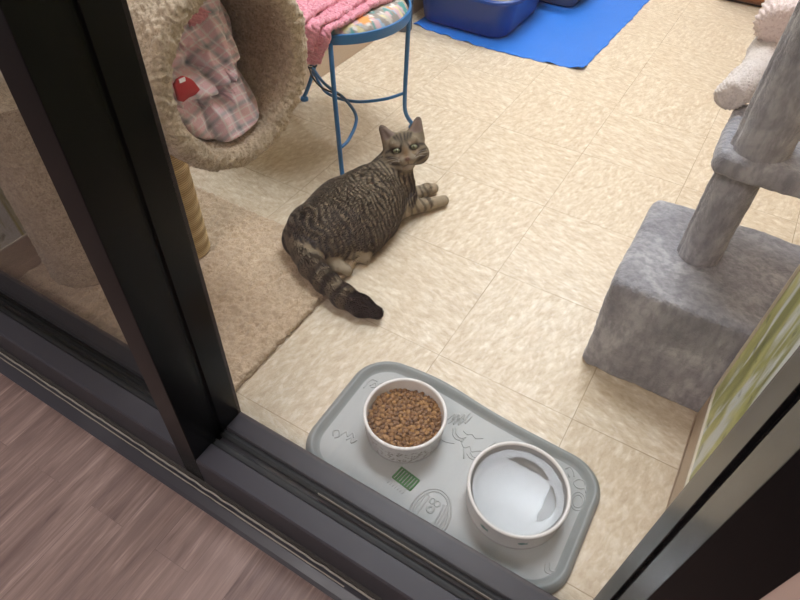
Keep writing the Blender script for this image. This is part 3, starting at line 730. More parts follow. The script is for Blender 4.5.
# depth of the cloth face behind the mouth
dep = .012 + .20 * np.clip(zz + .13, 0, 1) * .55 + .30 * np.clip(yy + .02, 0, 1) * (.3 + 3.5 * np.clip(zz + .12, 0, .2))
dep += .10 * np.clip(zz - .02, 0, 1)
dep += .085 * (1 / (1 + np.exp(-(yy - .065 - .10 * zz) / .013))) * np.clip((zz + .115) / .05, 0, 1)
def crease(a, b, depth, wd, stepd=0):
    global dep
    d, s = seg_d(yy, zz, a, b); dep = dep + depth * np.exp(-(d / wd) ** 2) + stepd * s * np.exp(-(d / (wd * 2.2)) ** 2) * np.clip(d / wd, 0, 1)
crease((-.015, -.035), (-.055, .045), .026, .009, .012)
crease((-.100, -.020), (-.030, -.035), .022, .010, -.012)
crease((-.030, -.035), (.045, -.010), .018, .010, -.012)
crease((-.050, -.110), (-.062, -.050), .016, .010, .008)
crease((.045, -.020), (.050, -.075), .020, .009, .010)
crease((-.110, .035), (-.060, .020), .022, .010, .010)
crease((-.085, .070), (-.045, .050), .020, .009, .012)
crease((-.020, .095), (-.005, .0), .012, .012, -.010)
crease((.03, .07), (.02, .0), .010, .012, .008)
Pb = np.stack([yy, zz, 0 * yy], -1).reshape(-1, 3)
dep = dep + .007 * vnoise(Pb, 30).reshape(dep.shape) + .010 * vnoise(Pb, 14, 4).reshape(dep.shape)
edge = np.clip((rad - .112) / .014, 0, 1); dep = dep + .018 * edge ** 2
P = TC - dep[..., None] * A + yy[..., None] * B + zz[..., None] * Cz
# plaid: pink ground, grey bands, white lines; laid along the cloth with local skew per fold
q = Pb
u = q[:, 0] * .92 + q[:, 1] * .25 + .012 * vnoise(q, 12, 1); v = q[:, 1] + .9 * dep.ravel() - .2 * q[:, 0] + .012 * vnoise(q, 12, 6)
upper = q[:, 1] > -.03 + .2 * q[:, 0]
u = np.where(upper, u * .95 + .35 * q[:, 1], u)
def bands(t, per=.044):
    f = (t / per) % 1
    grey = np.exp(-(((f - .5 + .5) % 1 - .5) / .13) ** 2); grey = np.exp(-((f - .25) / .11) ** 2)
    wh = np.exp(-((f - .60) / .035) ** 2) + np.exp(-((f - .02) / .035) ** 2)
    return grey, np.clip(wh, 0, 1)
g1, w1 = bands(u); g2, w2 = bands(v + .01)
colr = np.tile(np.array([.95, .60, .70]), (len(q), 1))
def mixc0(A_, B_, w): return A_ + (B_ - A_) * np.clip(w, 0, 1)[:, None]
pk = .5 + .5 * vnoise(q, 20, 2); colr = mixc0(colr, np.tile([.97, .80, .85], (len(q), 1)), pk * .5)
colr = mixc0(colr, np.tile([.50, .51, .58], (len(q), 1)), g1 * .85); colr = mixc0(colr, np.tile([.50, .51, .58], (len(q), 1)), g2 * .85)
colr = mixc0(colr, np.tile([.20, .22, .25], (len(q), 1)), g1 * g2 * .8)
colr = mixc0(colr, np.tile([1.0, .97, 1.0], (len(q), 1)), w1 * .85); colr = mixc0(colr, np.tile([1.0, .97, 1.0], (len(q), 1)), w2 * .85)
fab = vcol('plaid_fleece', .9, (320, .5, .002), Sheen_Weight=.4, Specular_IOR_Level=.1)
# plaid cloth closed at the back so it has real thickness
back = TC - (dep[-1:, :, None] + .07) * A + yy[-1:, :, None] * .98 * B + zz[-1:, :, None] * .98 * Cz
rows = np.concatenate([P, back], 0); Vb = rows.reshape(-1, 3); colb = np.concatenate([colr, np.tile([.5, .35, .4], (na, 1))])
Fb = grid_faces(nr + 1, na, True)
pl = mesh_obj('plaid_blanket', Vb, Fb, fab, None, True, colors=colb)
tag(pl, 'pink grey and white plaid blanket bunched inside the beige tunnel', 'blanket')
# pink ribbed blanket showing above it
npk, nq = 60, 60; Y, Z = np.meshgrid(np.linspace(-.050, .030, npk), np.linspace(.088, .122, nq), indexing='ij')
rr2 = np.hypot(Y, Z); k = np.minimum(1, .124 / rr2); Y = Y * k; Z = Z * k
rib = .0022 * np.sin((Y * .5 + Z) / .0055 * 2 * PI)
D = .030 + .030 * (Z - .08) / .04 + .55 * np.clip(Y + .03, 0, 1) * .9 - rib
Pp = TC - D[..., None] * A + Y[..., None] * B + Z[..., None] * Cz
o = mesh_obj('pink_blanket', Pp.reshape(-1, 3), grid_faces(npk, nq), M['pink']); md = o.modifiers.new('thick', 'SOLIDIFY'); md.thickness = .006; md.offset = 0
tag(o, 'pink ribbed blanket above the plaid one inside the beige tunnel', 'blanket')
# red fabric tag
def onmouth(y, z, d): return TC - d * A + y * B + z * Cz
rd = empty('red_pouch', tuple(onmouth(-.10, .02, .0)), 'small red fabric piece with a white tab tucked into the plaid blanket', 'fabric tag')
ol = [(-.127, .034), (-.118, .0385), (-.106, .038), (-.092, .026), (-.086, .018), (-.078, .002), (-.090, .000), (-.106, .003), (-.118, .002), (-.127, .008)]
cx_, cy_ = np.mean(ol, 0); V = []; F = []
for k_, f_ in enumerate((1., .9, .6, .3)):
    for y, z in ol: V.append(onmouth(cx_ + (y - cx_) * f_, cy_ + (z - cy_) * f_, .004 + .010 * ((cx_ + (y - cx_) * f_) + .13) / .05 - .004 * (1 - f_ ** 2)))
n = len(ol); F = [(i * n + k, i * n + (k + 1) % n, (i + 1) * n + (k + 1) % n, (i + 1) * n + k) for i in range(3) for k in range(n)] + [tuple(range(3 * n, 4 * n))]
o = mesh_obj('cloth', V, F, M['red'], rd); md = o.modifiers.new('thick', 'SOLIDIFY'); md.thickness = .005; md.offset = 0
V = [onmouth(y, z, d) for y, z, d in ((-.117, .0385, .0035), (-.104, .0365, .006), (-.106, .031, .004), (-.118, .033, .0015))]
o = mesh_obj('tab', V, [(0, 1, 2, 3)], M['white'], rd, False); md = o.modifiers.new('thick', 'SOLIDIFY'); md.thickness = .0012

# ------------------------------------------------------------------ stool
SC = np.array([-.685, .322, .375]); SR = .197
stool = empty('stool', (SC[0], SC[1], 0), 'blue metal stool with a floral cushion beside the beige tunnel', 'stool')
def leg(pts, foot=True):
    L = MB().tube(spline(pts, 6), .0065, 12).build('leg', M['blue'], stool, smooth=True)
    p = pts[-1]
    f = MB().lathe([(.0001, 0), (.013, 0), (.014, .004), (.012, .009), (.008, .014), (.0001, .016)], (p[0], p[1], .0), 20).build('foot_cap', M['rubber'] if not foot else M['blue'], L, smooth=True)
    return L
leg([(-.586, .150, .366), (-.565, .126, .25), (-.542, .103, .12), (-.532, .094, .05), (-.518, .080, .012)])
leg([(-.503, .395, .366), (-.510, .403, .25), (-.518, .412, .12), (-.520, .425, .06), (-.508, .450, .012)])
leg([(-.806, .466, .366), (-.838, .440, .22), (-.868, .420, .10), (-.888, .408, .04), (-.900, .402, .012)])
ring = MB(); n = 96; prof = [(SR - .002, -.013), (SR + .0035, -.013), (SR + .0045, -.010), (SR + .0045, .010), (SR + .0035, .013), (SR - .002, .013), (SR - .002, -.013)]
ring.lathe(prof, SC, n).build('seat_ring', M['blue'], stool, smooth=False, bevel=.001)
# curved stretchers bowing inward between the legs
MB().tube(spline([(-.518, .412, .135), (-.56, .36, .125), (-.64, .315, .115), (-.75, .33, .105), (-.862, .412, .112)], 8), .0048, 10).build('stretcher', M['blue'], stool, smooth=True)
MB().tube(spline([(-.540, .101, .105), (-.535, .14, .115), (-.56, .215, .135), (-.64, .275, .140), (-.75, .325, .135), (-.862, .412, .118)], 8), .0048, 10).build('stretcher', M['blue'], stool, smooth=True)
MB().tube(spline([(-.520, .402, .135), (-.60, .40, .15), (-.72, .43, .15), (-.86, .385, .125)], 8), .0001, 4)
# cushion
nr, na = 90, 200; rad = np.linspace(0.0005, 1, nr)[:, None]; ang = np.linspace(0, 2 * PI, na, endpoint=False)[None]
zc = np.where(rad < .86, .030 - .010 * (rad / .86) ** 2, .030 - .010 - .030 * ((np.clip(rad, .86, 1) - .86) / .14) ** 1.6)
r_ = SR * .985 * rad; X = SC[0] + r_ * np.cos(ang); Y = SC[1] + r_ * np.sin(ang); Zc = SC[2] + .004 + zc + 0 * ang
Pc = np.stack([X, Y, Zc], -1).reshape(-1, 3)
q = Pc * np.array([1, 1, 0]); cc = np.tile([.30, .27, .24], (len(q), 1))
for sc_, sd, thr, c_ in ((22, 1, .16, (.50, .47, .42)), (26, 5, .20, (.10, .33, .30)), (27, 9, .26, (.66, .60, .34)), (25, 14, .28, (.30, .45, .58)), (30, 21, .40, (.75, .36, .12)), (28, 33, .27, (.62, .42, .44)), (44, 3, .33, (.72, .70, .66))):
    nn_ = vnoise(q * np.array([1, 1.7, 1]), sc_, sd); cc = mixc0(cc, np.tile(c_, (len(q), 1)), (nn_ - thr) * 18)
dd = np.linalg.norm(q[:, :2] - np.array([-.548, .245]), axis=1); cc = mixc0(cc, np.tile([.78, .34, .10], (len(q), 1)), (.019 + .006 * vnoise(q, 60) - dd) * 400)
mesh_obj('cushion', Pc, grid_faces(nr, na, True), vcol('floral_fabric', .75, (300, .3, .001)), stool, True, colors=cc)
# pink chenille blanket folded over the stool: stacked layers, each a grid draped over the rim
pb = empty('chenille_blanket', (SC[0] - .05, SC[1], .40), 'pink chenille blanket folded over the blue stool seat', 'blanket')
def drape(name, xf, xb, zt, drop, seed):
    n, m_ = 110, 150; P = np.zeros((n, m_, 3)); a = np.linspace(0, 1, n)[:, None]; Rr = SR + .012 + (zt - .41) * .8
    L = np.linspace(0, .40 + drop, m_)[None]                       # arc length from the rear of the seat
    x1 = -.845
    xr = (xf * (1 - a) + x1 * a); xk = (xb * (1 - a) + x1 * a)
    yr = SC[1] - np.sqrt(np.maximum(Rr ** 2 - (np.clip(xr - SC[0], -Rr * .93, Rr * .93)) ** 2, 0)); yb = SC[1] + .17 + 0 * a
    lon = yb - yr; bend = .018
    t = np.clip(L / lon, 0, 1); over = np.clip(L - lon + bend * .3, 0, None)
    th = np.clip(over / bend, 0, PI / 2); ex = np.clip(over - bend * PI / 2, 0, None)
    P[..., 0] = xk + (xr - xk) * t - ex * .55; P[..., 1] = np.where(over > 0, yr - bend * np.sin(th) + ex * .10 + 0 * t, yb + (yr - yb) * t)
    P[..., 2] = zt + .012 * (1 - t) * 0 - bend * (1 - np.cos(th)) - ex
    P[..., 2] = np.maximum(P[..., 2], zt - drop - .010 * np.sin(a * 9 + seed))
    N = grid_normals(P); N = np.where((N[..., 2:3] * .8 - N[..., 1:2] * .6) < 0, -N, N)
    ribs = .0022 * np.sin((L + 0 * a) / .0100 * 2 * PI + 1.5 * np.sin(a * 20))
    q = P.reshape(-1, 3)
    P = P + N * ribs[..., None] + N * (.0035 * (vnoise(q, 90, seed) + .7 * vnoise(q, 190, seed)) + .007 * vnoise(q, 16, seed)).reshape(n, m_)[..., None]
    o = mesh_obj(name, P.reshape(-1, 3), grid_faces(n, m_), M['pink'], pb); md = o.modifiers.new('thick', 'SOLIDIFY'); md.thickness = .011; md.offset = 0
    return o
drape('folded_layer', -.568, -.535, .412, .085, 1)
drape('folded_layer', -.585, -.570, .425, .072, 4)
drape('folded_layer', -.612, -.640, .438, .060, 8)
# a corner of the blanket hanging on the far side
P = []
for i in range(30):
    for j in range(16):
        a = i / 29; b = j / 15 - .5; P.append((-.585 + .028 * b * (1 - .6 * a), .502 + .014 * math.sin(a * PI / 2) + .006 * math.sin(b * 9), .408 - .060 * a * a + .003 * math.sin(j)))
o = mesh_obj('hanging_corner', P, grid_faces(30, 16), M['pink'], pb); md = o.modifiers.new('thick', 'SOLIDIFY'); md.thickness = .012
# dark cable tied round the rear leg
cd = MB()
cd.tube(spline([(-.868, .404, .118), (-.852, .418, .125), (-.866, .432, .122), (-.880, .418, .117), (-.868, .402, .121)], 6), .0035, 8)
cd.tube(spline([(-.868, .404, .118), (-.82, .358, .120), (-.76, .318, .125), (-.70, .292, .137), (-.655, .272, .150)], 8), .0028, 8)
o = cd.build('cable_tie', M['navy'], smooth=True); tag(o, 'dark cord wound around the rear leg of the blue stool', 'cord')

# ------------------------------------------------------------------ litter boxes on the blue mat
def rrect(x0, x1, y0, y1, r, n=8):
    out = []
    for cx, cy, a0 in ((x1 - r, y1 - r, 0), (x0 + r, y1 - r, 90), (x0 + r, y0 + r, 180), (x1 - r, y0 + r, 270)):
        for k in range(n + 1):
            a = math.radians(a0 + 90 * k / n); out.append((cx + r * math.cos(a), cy + r * math.sin(a)))
    return out
def bin_mesh(x0, x1, y0, y1, h, taper, r, th=.004, rim=.014):
    rings = []; levels = [(-.000, 0.012), (0, .006), (.004, .0015), (.012, 0)]
    for z, ins in [(0, .014), (.003, .005), (.012, 0)]: rings.append((ins, z))
    for k in range(1, 7): rings.append((-taper * k / 6, .012 + (h - .012) * k / 6))
    rings += [(-taper - rim, h + .001), (-taper - rim - .003, h - .003), (-taper - rim - .003, h - .012)]
    inner = [(-taper - rim + .001, h - .012), (-taper - rim + .001, h - .001), (-taper + th * .6, h - .003)] + [(-taper * k / 6 + th, .012 + (h - .012) * k / 6) for k in range(5, 0, -1)] + [(th + .01, .008)]
    V = []; n = None
    for ins, z in rings: 
        L = rrect(x0 + ins, x1 - ins, y0 + ins, y1 - ins, max(r - ins, .01)); n = len(L); V += [(x, y, z) for x, y in L]
    o1 = (V, [(i * n + k, i * n + (k + 1) % n, (i + 1) * n + (k + 1) % n, (i + 1) * n + k) for i in range(len(rings) - 1) for k in range(n)] + [tuple(range(n))[::-1]])
    V2 = []
    seq = [(-taper - rim - .003, h - .003), (-taper - rim, h + .001), (-taper, h)] + [(-taper * k / 6 + th, .012 + (h - .012) * k / 6) for k in range(6, -1, -1)] + [(th + .012, .006)]
    for ins, z in seq: V2 += [(x, y, z) for x, y in rrect(x0 + ins, x1 - ins, y0 + ins, y1 - ins, max(r - ins, .01))]
    o2 = (V2, [(i * n + k, i * n + (k + 1) % n, (i + 1) * n + (k + 1) % n, (i + 1) * n + k) for i in range(len(seq) - 1) for k in range(n)] + [tuple(range((len(seq) - 1) * n, len(seq) * n))])
    return o1, o2
def litter(x0, x1, y0, y1, h, taper, r, mat_, z, lab, name):
    root = empty(name, ((x0 + x1) / 2, (y0 + y1) / 2, z), lab, 'litter box')
    a, b = bin_mesh(x0, x1, y0, y1, h, taper, r)
    mb = MB().add([(x, y, zz + z) for x, y, zz in a[0]], a[1]).add([(x, y, zz + z) for x, y, zz in b[0]], b[1])
    mb.build('tray', mat_, root, smooth=True)
    V = [(x, y, z + .035 + .004 * noise.noise((x * 20, y * 20, 0))) for x in np.linspace(x0 + .035, x1 - .035, 30) for y in np.linspace(y0 + .035, y1 - .035, 24)]
    mesh_obj('litter', V, grid_faces(30, 24), M['caulk'], root)['kind'] = 'stuff'
litter(-.90, -.524, 1.162, 1.56, .15, .022, .07, M['litter'], .0045, 'blue plastic litter box at the front of the blue mat', 'litter_box')
litter(-.68, -.405, 1.615, 1.98, .12, .02, .05, M['graybox'], .0045, 'grey plastic litter box behind the blue one on the mat', 'litter_box')
# mat with wavy cut edge and lifted corner
nx, ny = 160, 200; P = np.zeros((nx, ny, 3))
for i in range(nx):
    a = i / (nx - 1)
    for j in range(ny):
        b = j / (ny - 1)
        yf = 1.118 - .035 * math.sin(a * PI) * (1 - .3 * a) + .006 * noise.noise((a * 16, 0, 0)) + .003 * noise.noise((a * 50, 1, 0))
        xr = -.183 + .035 * b + .008 * noise.noise((b * 18, 5, 0)) * (1 if b < .7 else .5)
        xl = -.895 + .004 * noise.noise((b * 20, 9, 0)); yb = 2.15
        x = xl + (xr - xl) * a; y = yf + (yb - yf) * b
        de = min(b * (yb - yf), (1 - a) * (xr - xl)); lift = max(0, .022 - de) / .022
        z = .0015 + lift * (.013 * max(0, noise.noise((a * 15, b * 22, 3)) + .12)) + .001 * noise.noise((x * 14, y * 14, 0)) ** 2
        cc_ = math.hypot(x - xr, y - yf); z += .020 * max(0, 1 - cc_ / .05) * (.6 + .4 * math.sin(a * 60))
        P[i, j] = (x, y, z)
o = mesh_obj('floor_mat', P.reshape(-1, 3), grid_faces(nx, ny), M['mat']); md = o.modifiers.new('thick', 'SOLIDIFY'); md.thickness = .002; md.offset = 1
tag(o, 'bright blue mat with ragged curling edges under the litter boxes', 'mat')
# small dark canister between the stool and the mat
cn = empty('canister', (-.945 + .045, 1.05, 0), 'dark grey round canister beside the left wall next to the blue mat', 'canister')
MB().lathe([(.0001, 0), (.030, 0), (.032, .004), (.032, .10), (.030, .104), (.0001, .104)], (-.905, 1.06, 0), 32).build('body', M['graybox'], cn, smooth=True)
MB().lathe([(.033, .100), (.034, .102), (.034, .114), (.031, .118), (.0001, .118)], (-.905, 1.06, 0), 32).build('lid', M['rubber'], cn, smooth=True)

# ------------------------------------------------------------------ wooden cabinet at the back
cab = empty('cabinet', (.7, 2.3, 0), 'brown wooden cabinet standing against the back of the room', 'cabinet')
MB().box(.10, 1.5, 2.115, 2.6, .0, .06).build('plinth', M['gasket'], cab)
MB().box(.085, 1.5, 2.10, 2.6, .012, .80).build('body', M['brown'], cab, bevel=.003)
for x in (.10, .56, 1.02): 
    d = MB().box(x, x + .45, 2.082, 2.099, .03, .78).build('door', M['brown'], cab, bevel=.003)
    MB().tube([(x + .41, 2.082, .5), (x + .41, 2.06, .5), (x + .41, 2.06, .62), (x + .41, 2.082, .62)], .005, 8).build('handle', M['frame'], d, smooth=True)

# ------------------------------------------------------------------ grey plush cat tree
gt = empty('cat_tree', (.45, .0, 0), 'grey plush cat tree with a square box base and two posts', 'cat tree')
carpet_slab('box', .268, .60, -.160, .150, .001, .252, M['plush'], gt, .006, .0016, .016, 60, rc=.020, seed=2, amp2=.004, sc2=13)
def plush_cyl(name, c, r, z0, z1, lean=(0, 0)):
    zs = np.arange(z0, z1, .005); ns = 72; an = np.linspace(0, 2 * PI, ns, endpoint=False)
    f = (zs - z0) / (z1 - z0); seam = np.exp(-((an - 3.55) / .06) ** 2) * -.0035 + np.exp(-((an - 3.42) / .05) ** 2) * .002
    rr = r + seam[None] + 0 * zs[:, None]
    P = np.stack([c[0] + lean[0] * f[:, None] + rr * np.cos(an)[None], c[1] + lean[1] * f[:, None] + rr * np.sin(an)[None], zs[:, None] + 0 * rr], -1)
    N = np.stack([np.cos(an)[None] + 0 * rr, np.sin(an)[None] + 0 * rr, 0 * rr], -1)
    P = noise_disp(P, N, .0014, 55); V = P.reshape(-1, 3); F = grid_faces(len(zs), ns, True)
    mesh_obj(name, V, F, M['plush'], gt)
plush_cyl('post', (.390, .000), .039, .248, .462)
carpet_slab('shelf', .338, .72, -.062, .140, .460, .502, M['plush'], gt, .0055, .0022, .014, 60, rc=.022, seed=5, amp2=.003, sc2=16)
plush_cyl('post', (.400, -.010), .0450, .497, .93)
carpet_slab('shelf', .372, .72, .03, .42, .92, .97, M['plush'], gt, .0055, .0022, .014, 60, rc=.022, seed=8, amp2=.003, sc2=16)

# ------------------------------------------------------------------ knitted blankets by the grey cat tree
def knit_roll(pts, rad, m, parent, name, sc=.0046, flat=1.):
    C_ = np.array(spline(pts, 14)); n = len(C_); ns = 96; rr = np.interp(np.linspace(0, 1, n), np.linspace(0, 1, len(rad)), rad)
    T_ = np.gradient(C_, axis=0); T_ /= np.linalg.norm(T_, axis=1)[:, None]; up = np.array([0, 0, 1.]); U_ = np.cross(T_, up); U_ /= np.linalg.norm(U_, axis=1)[:, None]; W_ = np.cross(U_, T_)
    an = np.linspace(0, 2 * PI, ns, endpoint=False); s = np.concatenate([[0], np.cumsum(np.linalg.norm(np.diff(C_, axis=0), axis=1))])
    rib = 1 + .09 * np.cos(an[None] * 22) * np.cos(s[:, None] / sc * 2 * PI * .5)
    P = C_[:, None] + (rr[:, None] * rib)[..., None] * (np.cos(an)[None, :, None] * U_[:, None] + flat * np.sin(an)[None, :, None] * W_[:, None])
    q = P.reshape(-1, 3); ctr = np.repeat(C_, ns, 0); N = q - ctr; N /= np.linalg.norm(N, axis=1)[:, None] + 1e-9
    q = q + N * (.004 * vnoise(q, 35, 2) + .0012 * vnoise(q, 230, 2))[:, None]
    V = np.concatenate([q, [C_[0]], [C_[-1]]]); F = grid_faces(n, ns, True).tolist(); k = len(V)
    F += [((j + 1) % ns, j, k - 2) for j in range(ns)] + [((n - 1) * ns + j, (n - 1) * ns + (j + 1) % ns, k - 1) for j in range(ns)]
    o = mesh_obj(name, V, F, m, parent); return o
o = knit_roll([(.3200, .086, .522), (.321, .096, .523), (.335, .128, .530), (.345, .175, .536), (.350, .24, .545), (.352, .30, .56), (.352, .34, .57)], [.010, .026, .030, .029, .030, .030, .026], M['knit'], None, 'knit_blanket')
tag(o, 'cream knitted blanket roll lying over the grey shelf edge behind the post', 'blanket')
o = knit_roll([(.345, .222, .60), (.346, .232, .602), (.352, .27, .61), (.360, .33, .63), (.372, .41, .65), (.38, .47, .67)], [.018, .038, .043, .044, .044, .040], M['knitpink'], None, 'knit_blanket', .010)
tag(o, 'pale pink chunky knitted blanket heaped behind the cream one', 'blanket')

# ------------------------------------------------------------------ feeding tray and bowls
TX0, TX1, TY0, TY1 = -.122, .408, -.668, -.378
ft = empty('feeding_tray', ((TX0 + TX1) / 2, (TY0 + TY1) / 2, 0), 'grey rubber feeding mat with raised lip holding the two bowls', 'feeding mat')
def tray_ring(ins, z, n=14):
    L = rrect(TX0 + ins, TX1 - ins, TY0 + ins, TY1 - ins, .072 - ins * .8, n)
    out = []
    # subdivide straight runs so that the long edge can bow
    m = len(L)
    for i in range(m):
        a = np.array(L[i]); b = np.array(L[(i + 1) % m]); d = np.linalg.norm(b - a); k = max(1, int(d / .02))
        if (i + 1) % (n + 1) == 0: k = 18 if i in (n, 3 * n + 2) else 10
        else: k = 1
        out += [a + (b - a) * t / k for t in range(k)]
    res = []
    for x, y in out:
        f = max(0, (y + .53) / .15); bow = .014 * math.exp(-((x - .03) / .10) ** 2) * f - .006 * f * max(0, (x - .1) / .3)
        res.append((x, y + bow, z + .002 * math.sin(x * 9) * (z > .006) * .6))
    return res
seq = [(.004, .0004), (0, .0015), (.0005, .006), (.006, .0135), (.0095, .0158), (.0115, .0160), (.0135, .0150), (.018, .0085), (.0215, .0045), (.025, .0030), (.034, .0028)]
V = []
for ins, z in seq: L = tray_ring(ins, z); n = len(L); V += L
ks = len(seq) - 2
F = [(i * n + k, i * n + (k + 1) % n, (i + 1) * n + (k + 1) % n, (i + 1) * n + k) for i in range(ks) for k in range(n)] + [tuple(range(n))[::-1]]
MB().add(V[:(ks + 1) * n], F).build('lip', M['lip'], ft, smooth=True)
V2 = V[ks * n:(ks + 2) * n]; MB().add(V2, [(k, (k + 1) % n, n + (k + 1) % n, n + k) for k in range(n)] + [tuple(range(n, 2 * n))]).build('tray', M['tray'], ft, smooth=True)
zt = .0028
def strokes(lst, r=.0015, m=None, name='embossing', z=None):
    b = MB()
    for pts in lst:
        P_ = spline([(x, y, (z or zt)) for x, y in pts], 6) if len(pts) > 2 else [(x, y, (z or zt)) for x, y in pts]
        b.tube([tuple(p) for p in P_], r, 6)
    return b.build(name, m or M['tray'], ft, smooth=True)
def oval(cx, cy, rx, ry, rot, n=28):
    return [(cx + rx * math.cos(t) * math.cos(rot) - ry * math.sin(t) * math.sin(rot), cy + rx * math.cos(t) * math.sin(rot) + ry * math.sin(t) * math.cos(rot)) for t in np.linspace(0, 2 * PI, n + 1)]
# oval badge with bar, two rings and a round
strokes([oval(.158, -.628, .036, .050, .12), oval(.158, -.628, .031, .045, .12), [(.134, -.600), (.131, -.640), (.129, -.665)], [(.141, -.600), (.138, -.640), (.136, -.665)], [(.134, -.600), (.1375, -.597), (.141, -.600)],
         oval(.150, -.604, .0045, .0055, 0, 12), oval(.160, -.604, .0045, .0055, 0, 12), oval(.154, -.6195, .0065, .0065, 0, 14), oval(.154, -.6195, .0045, .0045, 0, 14),
         [(.170, -.600), (.173, -.620), (.172, -.645)], [(.175, -.598), (.178, -.620), (.177, -.645)], [(.180, -.600), (.184, -.622), (.182, -.645)]])
# lettering-like waves and the fish-bone picture between the bowls
strokes([[(.093, -.440), (.100, -.420), (.102, -.436), (.108, -.416), (.111, -.432), (.117, -.410), (.120, -.424), (.125, -.402)], [(.099, -.448), (.106, -.428), (.108, -.444), (.114, -.424), (.117, -.440), (.124, -.418), (.127, -.430), (.131, -.408)]])
strokes([[(.100, -.470), (.095, -.482), (.112, -.486), (.130, -.480)], [(.112, -.452), (.118, -.464), (.130, -.470), (.142, -.462)], [(.116, -.448), (.123, -.459), (.134, -.463), (.143, -.456)], [(.132, -.446), (.142, -.449), (.150, -.444), (.160, -.448), (.172, -.440)],
         [(.150, -.480), (.160, -.500)], [(.142, -.472), (.150, -.478), (.158, -.470), (.166, -.478), (.176, -.470), (.188, -.466)], [(.160, -.486), (.170, -.492), (.184, -.488), (.194, -.476)], [(.164, -.480), (.173, -.486), (.184, -.482), (.192, -.472)],
         [(.190, -.452), (.196, -.436)], [(.197, -.455), (.204, -.440)], [(.204, -.458), (.212, -.444)], [(.136, -.470), oval(.136, -.466, .004, .004, 0, 8)[0], (.140, -.470)]])
strokes([[(-.078, -.590), (-.084, -.580), (-.076, -.574), (-.068, -.584), (-.074, -.592)], [(-.066, -.580), (-.062, -.568), (-.054, -.576), (-.050, -.564), (-.042, -.572)], [(-.052, -.584), (-.046, -.574), (-.040, -.584), (-.034, -.572)]])
strokes([[(-.090, -.466), (-.088, -.440), (-.074, -.436)], [(-.082, -.454), (-.076, -.442), (-.070, -.450), (-.078, -.456)], [(-.068, -.440), (-.060, -.430), (-.054, -.438), (-.062, -.446), (-.068, -.440)], [(-.056, -.424), (-.048, -.420), (-.046, -.430)]])
strokes([oval(.366, -.432, .011, .009, .5, 14), [(.352, -.424), (.346, -.414), (.338, -.410), (.332, -.418)], [(.340, -.424), (.345, -.430)], oval(.374, -.466, .013, .018, .1, 18), oval(.374, -.466, .0085, .0125, .1, 18), [(.376, -.434), (.382, -.444)], [(.372, -.596), (.376, -.606), (.384, -.604)], [(.366, -.600), (.370, -.612), (.380, -.612)]])
# green ridged bristles
gb = MB(); g0 = np.array([.066, -.590]); gx = np.array([.0425, -.0055]); gy = np.array([.0035, .0260])
def gpt(a, b): p = g0 + gx * a + gy * (b - .5); return (p[0], p[1])
for k in range(8):
    a = .02 + k / 7.4; (x0, y0), (x1, y1) = gpt(a, .0), gpt(a + .03, 1.)
    gb.tube([(x0, y0, zt + .0012), (x1, y1, zt + .0012)], .0021, 8)
for b in (.0, 1.): gb.tube([(*gpt(0, b), zt + .001), (*gpt(1.0, b), zt + .001)], .0016, 8)
gb.build('green_ridges', M['green'], ft, smooth=True)
strokes([[gpt(.05 + k / 7.6, -.1), gpt(.0 + k / 7.6, -.55)] for k in range(7)], .0009)

def bowl(cx, cy, z0, R_, H, th, lab, name, base_in=.006, floor_h=.008, step=False):
    root = empty(name, (cx, cy, z0), lab, 'bowl')
    prof = [(.0001, .002), (R_ - base_in - .006, .002), (R_ - base_in - .004, 0), (R_ - base_in, .0015), (R_ - base_in * .7, .010), (R_ - .0012, H * .8), (R_, H - .005), (R_ + .0006, H - .003), (R_ - .0003, H - .0008), (R_ - th * .5, H), (R_ - th * .9, H - .0012), (R_ - th, H - .004), (R_ - th - .001, H * .7), (R_ - th - .003, floor_h + .010), (R_ - th - .007, floor_h + .003), (R_ - th - .014, floor_h), (.0001, floor_h)]
    MB().lathe(prof[:12], (cx, cy, z0), 128).build('bowl', M['ceramic'], root, smooth=True)
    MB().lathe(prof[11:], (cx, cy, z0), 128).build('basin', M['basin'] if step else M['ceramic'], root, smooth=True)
    return root
FB = (.032, -.5055); WB = (.2755, -.5275)
BZ = .0032
fb = bowl(FB[0], FB[1], BZ, .0790, .064, .0062, 'white ceramic bowl heaped with brown kibble on the grey feeding mat', 'food_bowl')
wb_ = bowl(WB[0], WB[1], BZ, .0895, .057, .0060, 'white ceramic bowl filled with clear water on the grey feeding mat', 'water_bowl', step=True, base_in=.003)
# small dark speckles printed round the food bowl
sp = MB()
for k in range(520):
    a = random.uniform(0, 2 * PI); z = random.uniform(.010, .045); r = .0790 - .0012 - (.0512 - z) * .0730
    s_ = random.uniform(.0012, .0030); h_ = random.uniform(.0007, .0012); tl_ = random.uniform(-.9, .9)
    V = []
    for da, dz in ((-s_, -h_), (s_, -h_), (s_, h_), (-s_, h_)):
        u_ = da * math.cos(tl_) - dz * math.sin(tl_); w_ = da * math.sin(tl_) + dz * math.cos(tl_)
        rr_ = r + .0005 + w_ * .073; V.append((FB[0] + rr_ * math.cos(a + u_ / r), FB[1] + rr_ * math.sin(a + u_ / r), BZ + z + w_))
    sp.add(V, [(0, 1, 2, 3)])
o = sp.build('speckled_print', plain('grey_print', '77726b', .4), fb, smooth=True); o['kind'] = 'stuff'
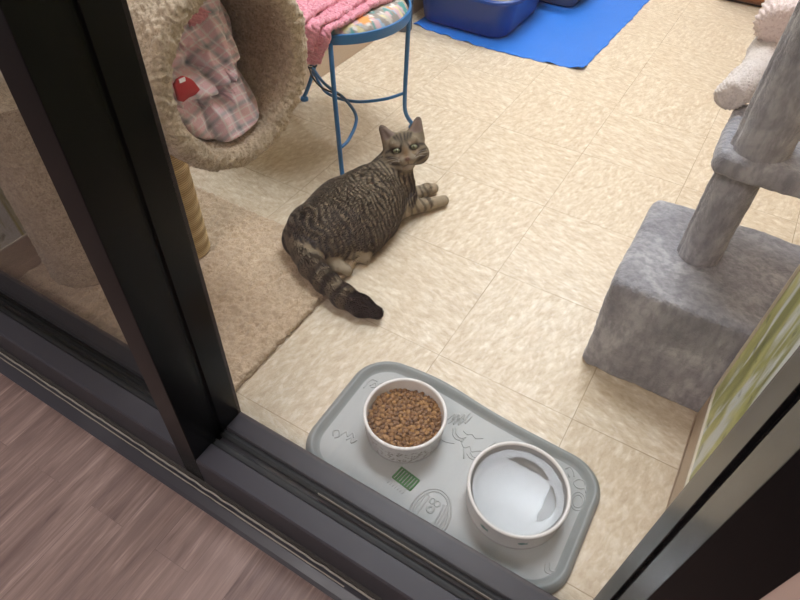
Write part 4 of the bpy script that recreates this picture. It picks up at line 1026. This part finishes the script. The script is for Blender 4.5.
# teal fish shapes round the water bowl
for k in range(8):
    a0 = math.radians(-104 + 45 * k); V = []; 
    shp = [(-.010, 0), (-.006, .0045), (-.001, .0052), (.003, .002), (.0075, .0065), (.006, 0), (.0085, -.005), (.003, -.0022), (-.002, -.0050), (-.007, -.0036)]
    for x, y in shp:
        z = .031 + y; r = .0895 - .0012 - (.0456 - z) * .0253 + .0006; V.append((WB[0] + r * math.cos(a0 + x / r), WB[1] + r * math.sin(a0 + x / r), BZ + z))
    MB().add(V, [tuple(range(len(V)))]).build('teal_fish', M['teal'], wb_)
wt = MB().lathe([(.0001, .0435), (.060, .0435), (.0785, .0435), (.0800, .0436), (.0808, .0438), (.0815, .0441)], (WB[0], WB[1], BZ), 96).build('water', M['water'], None, smooth=True)
tag(wt, 'clear water in the white ceramic water bowl reflecting the ceiling light', 'water', None, 'stuff')
# kibble
kb = MB(); ico = bmesh.new(); bmesh.ops.create_icosphere(ico, subdivisions=2, radius=1); IV = [v.co.copy() for v in ico.verts]; IF = [tuple(v.index for v in f.verts) for f in ico.faces]; ico.free()
kc = []; base_h = .032
cand = []
for lay in range(3):
    for _ in range(1500):
        r = .0700 * math.sqrt(random.random()); a = random.uniform(0, 2 * PI); x = r * math.cos(a); y = r * math.sin(a)
        h = base_h + .010 * (1 - (r / .0700) ** 2) - .006 * (y < 0) * (-y / .07) + .004 * math.sin(x * 60) + lay * .0028
        if all((x - q[0]) ** 2 + (y - q[1]) ** 2 + ((h - q[2]) * 1.6) ** 2 > .0066 ** 2 for q in cand): cand.append((x, y, h))
for x, y, h in cand:
    s_ = random.uniform(.0038, .0050); Rk = Matrix.Rotation(random.uniform(0, 6.3), 3, 'Z') @ Matrix.Rotation(random.uniform(-.7, .7), 3, 'X'); sd = random.uniform(0, 99)
    kc.append((len(IV), random.random()))
    kb.add([Vector((FB[0] + x, FB[1] + y, BZ + h)) + Rk @ Vector((v.x * s_ * 1.15, v.y * s_ * .95, v.z * s_ * .72)) * (1 + .22 * noise.noise(v * 1.8 + Vector((sd, 0, 0)))) for v in IV], IF)
kcol = np.concatenate([np.tile(np.array([.26, .125, .042]) * (.62 + .75 * t_) * np.array([1, 1 + .1 * t_, 1]), (n_, 1)) for n_, t_ in kc])
o = mesh_obj('kibble', kb.v, kb.f, vcol('kibble_brown', .6, (500, .4, .0006)), None, True, colors=kcol)
tag(o, 'brown dry kibble heaped in the white food bowl', 'kibble', None, 'stuff')
b = MB().lathe([(.0001, .028), (.0705, .028)], (FB[0], FB[1], BZ), 48)
o2 = b.build('crumbs', plain('kibble_dust', '4a2c12', .9), fb, smooth=True)
